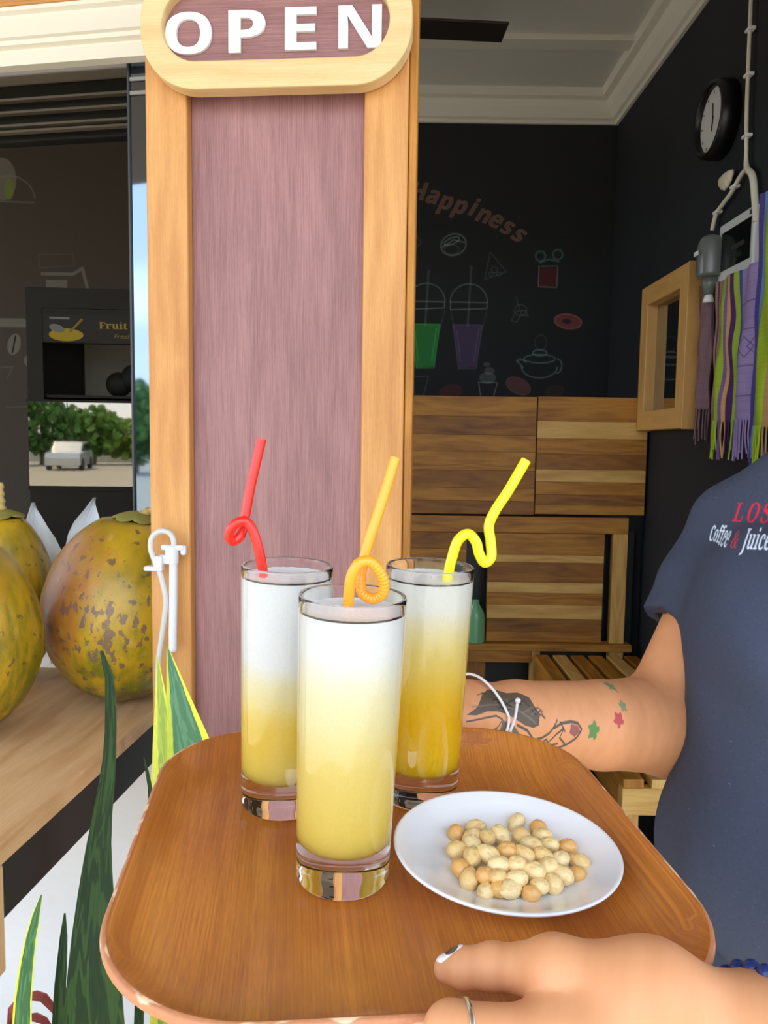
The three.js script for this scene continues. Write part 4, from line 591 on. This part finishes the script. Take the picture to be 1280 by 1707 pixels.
  const field = (list, fingers = []) => (x, y, z) => {
    let d = 1e3; for (const [a, b, ra, rb, k] of list) d = smin(d, cap(x, y, z, a, b, ra, rb), k);
    let root = d; for (const f of fingers) { let e = 1e3; for (const [a, b, ra, rb, k] of f) e = smin(e, cap(x, y, z, a, b, ra, rb), Math.min(k, 0.005)); root = Math.min(root, smin(d, e, f[0][4])); } return root;
  };
  const whole = field([...trunk, ...rightArm, ...leftArm, ...legs, ...head], [...rightFingers, ...leftFingers]);
  const rArm = field([...rightArm], rightFingers), lHand = field([...leftArm], leftFingers);
  const boxes = [[[-0.06, 1.1, -0.89], [0.41, 1.33, -0.53]], [[0.0, 1.1, -0.41], [0.235, 1.25, -0.235]]];
  const cut = (g, q, s) => { const p = g.attributes.position, ix = [...g.index.array], out = [], ins = (i) => boxes.some(([lo, hi]) => p.getX(i) > lo[0] + s && p.getX(i) < hi[0] - s && p.getY(i) > lo[1] + s && p.getY(i) < hi[1] - s && p.getZ(i) > lo[2] + s && p.getZ(i) < hi[2] - s); for (let i = 0; i < ix.length; i += 3) if (!(ins(ix[i]) && ins(ix[i + 1]) && ins(ix[i + 2]))) out.push(ix[i], ix[i + 1], ix[i + 2]); g.setIndex(out); return g; };
  const coarse = cut(surfaceNets(whole, [0.18, -0.02, -1.0], [0.78, 1.8, -0.28], 0.014), 0, 0.012);
  const arm = surfaceNets(rArm, boxes[0][0], boxes[0][1], 0.0032), hand = surfaceNets(lHand, boxes[1][0], boxes[1][1], 0.0023);
  // skin map: upper half is the right forearm unrolled (tattoos), lower half plain mottled skin
  const ax = V(...E).sub(V(...W)), len = ax.length(); ax.normalize(); const r0 = V(0, 1.45, 0).sub(V(...FW)).normalize(); r0.addScaledVector(ax, -ax.dot(r0)).normalize(); const up = r0.clone().cross(ax).normalize(); if (up.y < 0) up.negate();
  const skinUV = (g, mode) => { const p = g.attributes.position, uv = new Float32Array(p.count * 2), tri = (x) => { const q = Math.abs(x) % 2; return q > 1 ? 2 - q : q; }; for (let i = 0; i < p.count; i++) { if (mode) { const d = V(p.getX(i) - W[0], p.getY(i) - W[1], p.getZ(i) - W[2]), s = d.dot(ax); uv[2 * i] = clamp((s / len + 0.15) / 1.25, 0.004, 0.996); uv[2 * i + 1] = 0.5 + 0.5 * clamp(0.5 + Math.atan2(d.dot(up), d.dot(r0)) / 6.2832, 0.01, 0.99); } else { uv[2 * i] = tri(p.getX(i) * 2.2 + p.getZ(i) * 0.9); uv[2 * i + 1] = 0.02 + 0.46 * tri(p.getY(i) * 3 + p.getZ(i) * 1.3); } } g.setAttribute('uv', new THREE.BufferAttribute(uv, 2)); return g; };
  const skinTex = ctex(2048, 1024, (c, w, h) => {
    const im = c.createImageData(w, h), d = im.data; for (let y = 0; y < h; y++) for (let x = 0; x < w; x++) { const f = fbm(x / 90, y / 60, 4), q = fbm(x / 9, y / 7, 2), o = (y * w + x) * 4; d[o] = 216 + 5 * f; d[o + 1] = 150 + 6 * f + q; d[o + 2] = 102 + 6 * f + q; d[o + 3] = 255; } c.putImageData(im, 0, 0);
    const fr = (p) => { const q = (p - 780) / 338; return q * 0.69 / (0.785 - q * 0.095); }, X = (p) => (fr(p) + 0.15) / 1.25 * w, Y = (p, q) => { const k = clamp((p - 780) / 338), th = Math.asin(clamp((mix(1192, 1206, k) - q) / (k < 0.24 ? mix(51, 60, k / 0.24) : mix(60, 76, (k - 0.24) / 0.41)), -0.98, 0.98)); return (0.5 - 0.5 * (0.5 + th / 6.2832)) * h; };
    const poly = (pts, col, lw) => { c.beginPath(); pts.forEach(([a, b], i) => (i ? c.lineTo(X(a), Y(a, b)) : c.moveTo(X(a), Y(a, b)))); c.lineJoin = c.lineCap = 'round'; if (lw) { c.strokeStyle = col; c.lineWidth = lw; c.stroke(); } else { c.closePath(); c.fillStyle = col; c.fill(); } };
    const ink = 'rgba(66,64,54,0.82)', ln = 'rgba(60,62,60,0.8)', tr = rng(14);
    poly([[752, 1192], [768, 1180], [778, 1164], [790, 1156], [806, 1155], [818, 1161], [832, 1162], [846, 1170], [850, 1180], [857, 1190], [856, 1204], [848, 1207], [836, 1204], [824, 1197], [812, 1190], [798, 1186], [782, 1186], [766, 1192]], ink);
    for (let i = 0; i < 26; i++) { const a = 770 + 84 * tr(), b = 1166 + (a - 770) * 0.3 + 14 * (tr() - 0.5); poly([[a, b], [a + 9, b - 4 + 5 * tr()], [a + 16, b + 2 + 4 * tr()]], tr() > 0.45 ? 'rgba(40,42,38,0.55)' : 'rgba(132,112,88,0.5)', 3); }
    poly([[760, 1180], [800, 1176], [828, 1186], [852, 1202]], 'rgba(128,112,90,0.6)', 4); poly([[752, 1202], [778, 1195], [796, 1192], [806, 1197], [800, 1208], [790, 1214], [778, 1219]], ln, 4); poly([[806, 1198], [820, 1203], [830, 1214], [826, 1225], [812, 1226], [803, 1216]], 'rgba(66,78,70,0.7)'); poly([[812, 1208], [820, 1214], [818, 1222]], 'rgba(190,160,120,0.6)', 4); poly([[826, 1204], [840, 1210], [850, 1220], [858, 1228]], ln, 5); poly([[786, 1222], [798, 1228], [812, 1230]], ln, 4);
    poly([[852, 1222], [864, 1220], [874, 1214], [880, 1206], [884, 1198]], ln, 5); poly([[880, 1208], [890, 1202], [904, 1200], [914, 1202], [920, 1210], [914, 1220], [904, 1228], [892, 1234], [880, 1236]], ln, 5); poly([[874, 1228], [884, 1216], [894, 1208], [890, 1220], [900, 1228]], ln, 4); poly([[862, 1228], [872, 1222], [878, 1230], [890, 1228]], ln, 4); poly([[888, 1200], [896, 1212]], ln, 4); poly([[904, 1203], [914, 1205], [918, 1212], [911, 1219], [903, 1214]], 'rgba(124,66,74,0.75)');
    const leaf = (a, b, s, col) => poly(Array.from({ length: 40 }, (_, i) => { const t = i / 40 * 6.2832, q = 1 + 0.22 * Math.cos(5 * t + a) + 0.08 * Math.sin(11 * t); return [a + 7.5 * s * q * Math.cos(t), b + 11 * s * q * Math.sin(t)]; }), col);
    leaf(937, 1211, 0.95, 'rgba(72,128,66,0.85)'); leaf(972, 1198, 0.8, 'rgba(176,60,66,0.85)'); leaf(982, 1181, 0.62, 'rgba(98,130,108,0.7)'); leaf(981, 1150, 0.7, 'rgba(88,126,86,0.7)'); poly([[976, 1140], [984, 1160]], 'rgba(80,118,80,0.7)', 8);
  });
  const flat = (g) => { const q = g.toNonIndexed(); return q; };
  const body = mergeGeometries([flat(skinUV(coarse, 0)), flat(skinUV(arm, 1)), flat(skinUV(hand, 0))]);
  part('body', body, phys(0xffffff, 0.5, { map: skinTex, sheen: 0.15, sheenRoughness: 0.5, sheenColor: new THREE.Color(0xffc9a8), specularIntensity: 0.7 }), t);

  // T-shirt: trunk and sleeves, open at neck, hem and sleeve ends
  const toward = (a, b, q) => [0, 1, 2].map((k) => mix(a[k], b[k], q)), cuffR = toward(SR, E, 0.55), cuffL = toward(SL, EL, 0.5), nR = V(...E).sub(V(...SR)).normalize(), nL = V(...EL).sub(V(...SL)).normalize();
  const cloth = [[B(1.28, 0.08, 0.0), B(1.28, -0.08, 0.0), 0.116, 0.116, 0.05], [B(1.2, 0.08, 0), B(1.2, -0.08, 0), 0.11, 0.11, 0.02], [B(1.1, 0.078, 0.03), B(1.1, -0.078, 0.03), 0.124, 0.124, 0.025], [B(0.92, 0.06, -0.02), B(0.92, -0.06, -0.02), 0.128, 0.128, 0.04], [B(1.475, 0.03, -0.01), [SR[0], SR[1] - 0.014, SR[2]], 0.05, 0.054, 0.04], [B(1.475, -0.03, -0.01), [SL[0], SL[1] - 0.014, SL[2]], 0.05, 0.054, 0.04]], sl = [[[SR[0], SR[1] - 0.012, SR[2]], toward(SR, E, 0.7), 0.059, 0.069], [SL, toward(SL, EL, 0.65), 0.064, 0.064]];
  const folds = (x, y, z) => 0.0035 * Math.sin(38 * (y * 0.8 + x * 0.9 + z * 0.25) + 3 * n3(x * 5, y * 4, z * 5)) * sstep(0.18, 0.04, Math.hypot(x - 0.33, y - 1.3)) + 0.005 * n3(x * 9, y * 6, z * 9) + 0.0045 * Math.sin(26 * (x - z) + 9 * y + 5 * n3(x * 3, y * 2.4, z * 3)) * sstep(1.24, 1.05, y);
  const shirtF = (x, y, z) => {
    let d = 1e3; for (const [a, b, ra, rb, k] of cloth) d = smin(d, cap(x, y, z, a, b, ra, rb), k);
    const a = Math.max(cap(x, y, z, ...sl[0]), (x - cuffR[0]) * nR.x + (y - cuffR[1]) * nR.y + (z - cuffR[2]) * nR.z), b = Math.max(cap(x, y, z, ...sl[1]), (x - cuffL[0]) * nL.x + (y - cuffL[1]) * nL.y + (z - cuffL[2]) * nL.z);
    const near = Math.min(Math.abs((x - cuffR[0]) * nR.x + (y - cuffR[1]) * nR.y + (z - cuffR[2]) * nR.z), Math.abs((x - cuffL[0]) * nL.x + (y - cuffL[1]) * nL.y + (z - cuffL[2]) * nL.z)), calm = Math.hypot(x - 0.33, y - 1.28, z + 0.79) < 0.11 ? sstep(0.0, 0.05, near) : 1;
    d = smin(smin(d, a, 0.03), b, 0.04) + folds(x, y, z) * calm;
    d = Math.max(d, 0.86 - y, -(Math.hypot(x - N[0] - F[0] * 0.02, (y - 1.52) * 0.9, z - N[2] - F[2] * 0.02) - 0.082));
    const ha = (x - cuffR[0]) * nR.x + (y - cuffR[1]) * nR.y + (z - cuffR[2]) * nR.z, hb = (x - cuffL[0]) * nL.x + (y - cuffL[1]) * nL.y + (z - cuffL[2]) * nL.z;
    return Math.max(d, -Math.max(cap(x, y, z, SB, E, 0.046, 0.051) - 0.001, -ha - 0.03, ha - 0.015), -Math.max(cap(x, y, z, SC, EL, 0.047, 0.048) - 0.001, -hb - 0.03, hb - 0.015));
  };
  const sg = surfaceNets(shirtF, [0.2, 0.84, -0.93], [0.74, 1.52, -0.36], 0.0068);
  const s = V(0.88, 0, 0.475), L0 = V(...at(1150, 937, 0.60));
  { const p = sg.attributes.position, n = sg.attributes.normal, uv = new Float32Array(p.count * 2); for (let i = 0; i < p.count; i++) { const front = (p.getX(i) - T[0]) * F[0] + (p.getZ(i) - T[2]) * F[2] > -0.17, d = V(p.getX(i), p.getY(i), p.getZ(i)).sub(L0); uv[2 * i] = clamp(front ? 0.25 + d.dot(s) * 1.0 : 0.02 + 0.1 * (d.dot(s) + 0.3), 0.005, 0.995); uv[2 * i + 1] = clamp(0.65 + d.y, 0.005, 0.995); } sg.setAttribute('uv', new THREE.BufferAttribute(uv, 2)); }
  const navy = ctex(2048, 2048, (c, w, h) => {
    c.fillStyle = '#383f52'; c.fillRect(0, 0, w, h); const r = rng(66);
    for (let i = 0; i < 90000; i++) { const k = r(); c.fillStyle = k > 0.5 ? 'rgba(96,108,138,0.16)' : 'rgba(18,22,34,0.16)'; c.fillRect(r() * w, r() * h, 1 + 2 * r(), 1 + 2 * r()); }
    for (let i = 0; i < 160; i++) { c.fillStyle = 'rgba(190,196,208,0.35)'; c.fillRect(r() * w, r() * h, 2 + 3 * r(), 1.5); }
    c.save(); c.translate(0.25 * w, 0.35 * h); c.rotate(-0.09);
    const put = (txt, x, y, size, sx, col) => { c.save(); c.translate(x, y); c.transform(sx, 0, -0.16, 1, 0, 0); c.font = 'italic bold ' + size + 'px serif'; c.fillStyle = col; c.fillText(txt, 0, 0); c.restore(); };
    put('L', 34, -34, 50, 0.6, '#d0203c'); put('O', 58, -34, 50, 0.6, '#d0203c'); put('S', 84, -34, 50, 0.66, '#d0203c');
    put('Coffee', -12, 4, 40, 0.35, '#d6e6f4'); put('&', 38, 3, 34, 0.5, '#c8304c'); put('Juice', 60, 3, 40, 0.46, '#dbe8f4');
    c.restore();
  });
  part('t_shirt', sg, std(0xffffff, 0.88, { map: navy, bumpMap: navy, bumpScale: 0.0004 }), t, 'navy T-shirt with red and white embroidery on the chest');
  const trouF = (x, y, z) => Math.max(field([[B(0.92, 0.055, -0.02), B(0.92, -0.055, -0.02), 0.116, 0.116, 0.04], ...legs.filter((_, i) => i % 3 < 2).map(([a, b, ra, rb, k]) => [a, b, ra + 0.014, rb + 0.014, k])])(x, y, z), y - 0.98, 0.08 - y);
  part('trousers', surfaceNets(trouF, [0.18, 0.06, -1.0], [0.78, 1.0, -0.33], 0.013), std(0x1b2440, 0.85), t, 'dark blue trousers');
  for (const sd of [0.09, -0.09]) part('shoe', surfaceNets((x, y, z) => Math.max(cap(x, y, z, B(0.05, sd * 1.1, -0.04), B(0.04, sd * 1.25, 0.15), 0.048, 0.04), 0.002 - y), [0.1, -0.01, -1.05], [0.85, 0.12, -0.28], 0.01), std(0x17181c, 0.6), t);
  part('hair', surfaceNets((x, y, z) => { const d = cap(x, y, z, B(1.665, 0, 0), B(1.668, 0, 0.02), 0.103, 0.1), fz = (x - T[0]) * F[0] + (z - T[2]) * F[2]; return Math.max(Math.min(d, cap(x, y, z, B(1.62, 0, -0.06), B(1.5, 0, -0.08), 0.07, 0.045)) + 0.003 * n3(x * 60, y * 20, z * 60), fz - 0.085 + Math.max(0, (1.72 - y)) * 0.9); }, [0.3, 1.42, -0.95], [0.65, 1.8, -0.4], 0.008), std(0x15110e, 0.6), t, 'dark hair');
  for (const sd of [1, -1]) { const e = new THREE.SphereGeometry(0.0115, 16, 12); e.translate(...B(1.642, sd * 0.031, 0.104)); part('eye', e, phys(0x2a1c14, 0.15), t); }
  // nail, ring, bracelets
  const along = V(...tipL).sub(V(...ipL)).normalize(), dorsal = TN.clone().multiplyScalar(0.85).addScaledVector(TZ, -0.2); dorsal.addScaledVector(along, -dorsal.dot(along)).normalize(); const side = along.clone().cross(dorsal).normalize();
  const skinAt = (f, p, dir, reach) => { const q = p.clone().addScaledVector(dir, reach); for (let i = 0; i < 60; i++) { const d = f(q.x, q.y, q.z); if (d < 2e-5) break; q.addScaledVector(dir, -d * 0.9); } return q; };
  const nailGeo = (rx, z0, rz, skew, lift, th) => { const g = new THREE.SphereGeometry(1, 32, 16), p = g.attributes.position; g.rotateX(0); for (let i = 0; i < p.count; i++) { const x = p.getX(i), y = p.getY(i), z = p.getZ(i), q = skinAt(lHand, V(...tipL).addScaledVector(side, x * rx).addScaledVector(along, z0 + z * rz + skew * x * rx), dorsal, 0.012).addScaledVector(dorsal, lift + th * y); p.setXYZ(i, q.x, q.y, q.z); } g.computeVertexNormals(); return g; };
  const nm = part('fingernail', nailGeo(0.0052, -0.0035, 0.0078, 0, 0.0001, 0.0007), phys(0xeee8e2, 0.2, { clearcoat: 1 }), t, 'white nail with black polish across it');
  part('polish', nailGeo(0.0049, -0.0046, 0.0042, 0.5, 0.00062, 0.00035), phys(0x1c1c20, 0.2, { clearcoat: 1 }), nm, 'black polish');
  const torus = (c, n, r, q, col, name, lab, sq = 1, rough = 0.4, metal = 0) => { const g = new THREE.TorusGeometry(r, q, 12, 64); g.scale(1, sq, 1); g.applyQuaternion(new THREE.Quaternion().setFromUnitVectors(V(0, 0, 1), n.clone().normalize())); g.translate(...c); return part(name, g, std(col, rough, { metalness: metal }), t, lab); };
  const pip = V(...ixp), im = V(...ix); torus(pip.clone().lerp(im, 0.1).toArray(), im.clone().sub(pip), 0.0112, 0.0012, 0xd9d9d6, 'ring', 'silver ring', 1, 0.25, 1);
  { const c0 = V(...W).lerp(V(...FW), 0.8), pts = []; for (let k = 0; k <= 40; k++) { const a = k / 40 * 6.2832, dir = r0.clone().multiplyScalar(Math.cos(a)).addScaledVector(up, Math.sin(a)), q = skinAt(rArm, c0.clone().addScaledVector(ax, 0.008 * Math.cos(a) - 0.012 * Math.max(0, Math.sin(a)) - 0.024), dir, 0.05).addScaledVector(dir, 0.0016 + 0.003 * Math.max(0, Math.sin(a))); pts.push(q); } part('bracelet', sweep(pts, 0.00125, 120, 8), std(0xeceae8, 0.5), t, 'thin white cord bracelet'); }
  const bc = [at(849, 1222, 0.642), at(858, 1198, 0.64), at(863, 1168, 0.64)]; part('bracelet_tail', merge([sweep(bc, 0.0012, 16, 8), new THREE.SphereGeometry(0.0024, 14, 10).translate(...bc[2]), new THREE.SphereGeometry(0.0024, 14, 10).translate(...bc[0])]), std(0xe6e4e2, 0.5), t, 'white cord end with small knots');
  const wl = V(...WL), wd = V(...EL).sub(wl).normalize(), wb = []; for (let k = 0; k < 26; k++) { const a = k / 26 * 6.2832, q = V(0, 1, 0).addScaledVector(wd, -wd.y).normalize(), e = q.clone().cross(wd); const sp = new THREE.SphereGeometry(0.0042, 12, 10); sp.translate(...wl.clone().addScaledVector(wd, -0.012).addScaledVector(q, Math.cos(a) * 0.0335).addScaledVector(e, Math.sin(a) * 0.0335).toArray()); wb.push(sp); }
  part('bracelet', merge(wb), phys(0x17306a, 0.3), t, 'dark blue beaded bracelet on the near wrist');
}
function dotv(a, b) { return a.dot(b); }

// ---------------------------------------------------------------- across the road: only seen mirrored in the window and the chiller door
{
  const r = rng(70), leafG = new THREE.CircleGeometry(0.16, 6), lm = [0x6f9440, 0x5f8844, 0x8fa848].map((c) => std(c, 0.8, { side: THREE.DoubleSide })), bark = std(0x5c4a3a, 0.9);
  const D = new THREE.Object3D();
  [[-17.5, 46, 4.4, 0], [-14.6, 47, 4.0, 1], [-12.0, 49, 3.4, 0], [-9.6, 50, 2.8, 2], [-24, 29, 4.2, 1], [-29, 26, 4.4, 0], [-33, 30, 4.6, 2], [-7, 52, 2.6, 1]].forEach(([x, z, h, k], i) => {
    const t = thing('tree', ['broad dark green tree', 'mid green bushy tree', 'yellow-green tree'][k] + ' across the road, mirrored in the glass' + (i ? '' : ' above the parked car'), 'tree', [x, -0.12, z], 0, 'trees across the road mirrored in the glass');
    part('trunk', sweep([[0, 0, 0], [0.1, h * 0.3, 0.05], [0.05, h * 0.7, 0]], (q) => mix(0.18, 0.07, q), 10, 8), bark, t);
    const m = new THREE.InstancedMesh(leafG, lm[k], 1500); m.name = 'crown'; m.userData.kind = 'stuff'; m.castShadow = true;
    for (let j = 0; j < 1500; j++) { const a = r() * 6.28, el = Math.acos(2 * r() - 1), q = 0.55 + 0.45 * Math.cbrt(r()), lump = 1 + 0.25 * n3(Math.cos(a) * 2 + i, Math.cos(el) * 2, Math.sin(a) * 2); D.position.set(Math.cos(a) * Math.sin(el) * q * 2.1 * lump, h * 0.62 + Math.cos(el) * q * h * 0.42 * lump, Math.sin(a) * Math.sin(el) * q * 1.6 * lump); D.rotation.set(r() * 6, r() * 6, r() * 6); D.scale.setScalar(0.7 + r()); D.updateMatrix(); m.setMatrixAt(j, D.matrix); }
    t.add(m);
  });
  const c = thing('car', 'silver car parked across the road, mirrored in the chiller door', 'car', [-11.2, -0.12, 40], 1.5), pm = phys(0xc9ccce, 0.3, { metalness: 0.4, clearcoat: 1 }), gl = phys(0x1a2024, 0.08);
  const prof = (pts, d, b = 0.05) => { const g = new THREE.ExtrudeGeometry(new THREE.Shape(pts.map(([x, y]) => new THREE.Vector2(x, y))), { depth: d, bevelEnabled: true, bevelSize: b, bevelThickness: b, bevelSegments: 3 }); g.translate(0, 0, -d / 2); return g; };
  part('body', prof([[-2.1, 0.3], [2.1, 0.3], [2.12, 0.62], [1.95, 0.85], [1.0, 0.95], [-1.7, 0.98], [-2.05, 0.9], [-2.15, 0.6]], 1.6), pm, c); part('roof', prof([[-1.6, 0.98], [1.0, 0.95], [0.35, 1.42], [-1.1, 1.45]], 1.35), pm, c);
  for (const s of [1, -1]) { part('side_window', prof([[-1.4, 1.02], [0.72, 1.0], [0.25, 1.34], [-1.02, 1.37]], 0.02, 0.01).translate(0, 0, s * 0.73), gl, c); for (const x of [-1.3, 1.3]) { const w = new THREE.CylinderGeometry(0.32, 0.32, 0.2, 28); w.rotateX(Math.PI / 2); w.translate(x, 0.32, s * 0.8); part('wheel', w, std(0x141414, 0.8), c); } }
  const wl = structGroup('wall_street', [0, 0, 0]); part('wall', cbox(-50, 20, -0.12, 0.75, 55, 55.2), std(0xcfc8ba, 0.85), wl);
}

renderer.render(scene, camera);
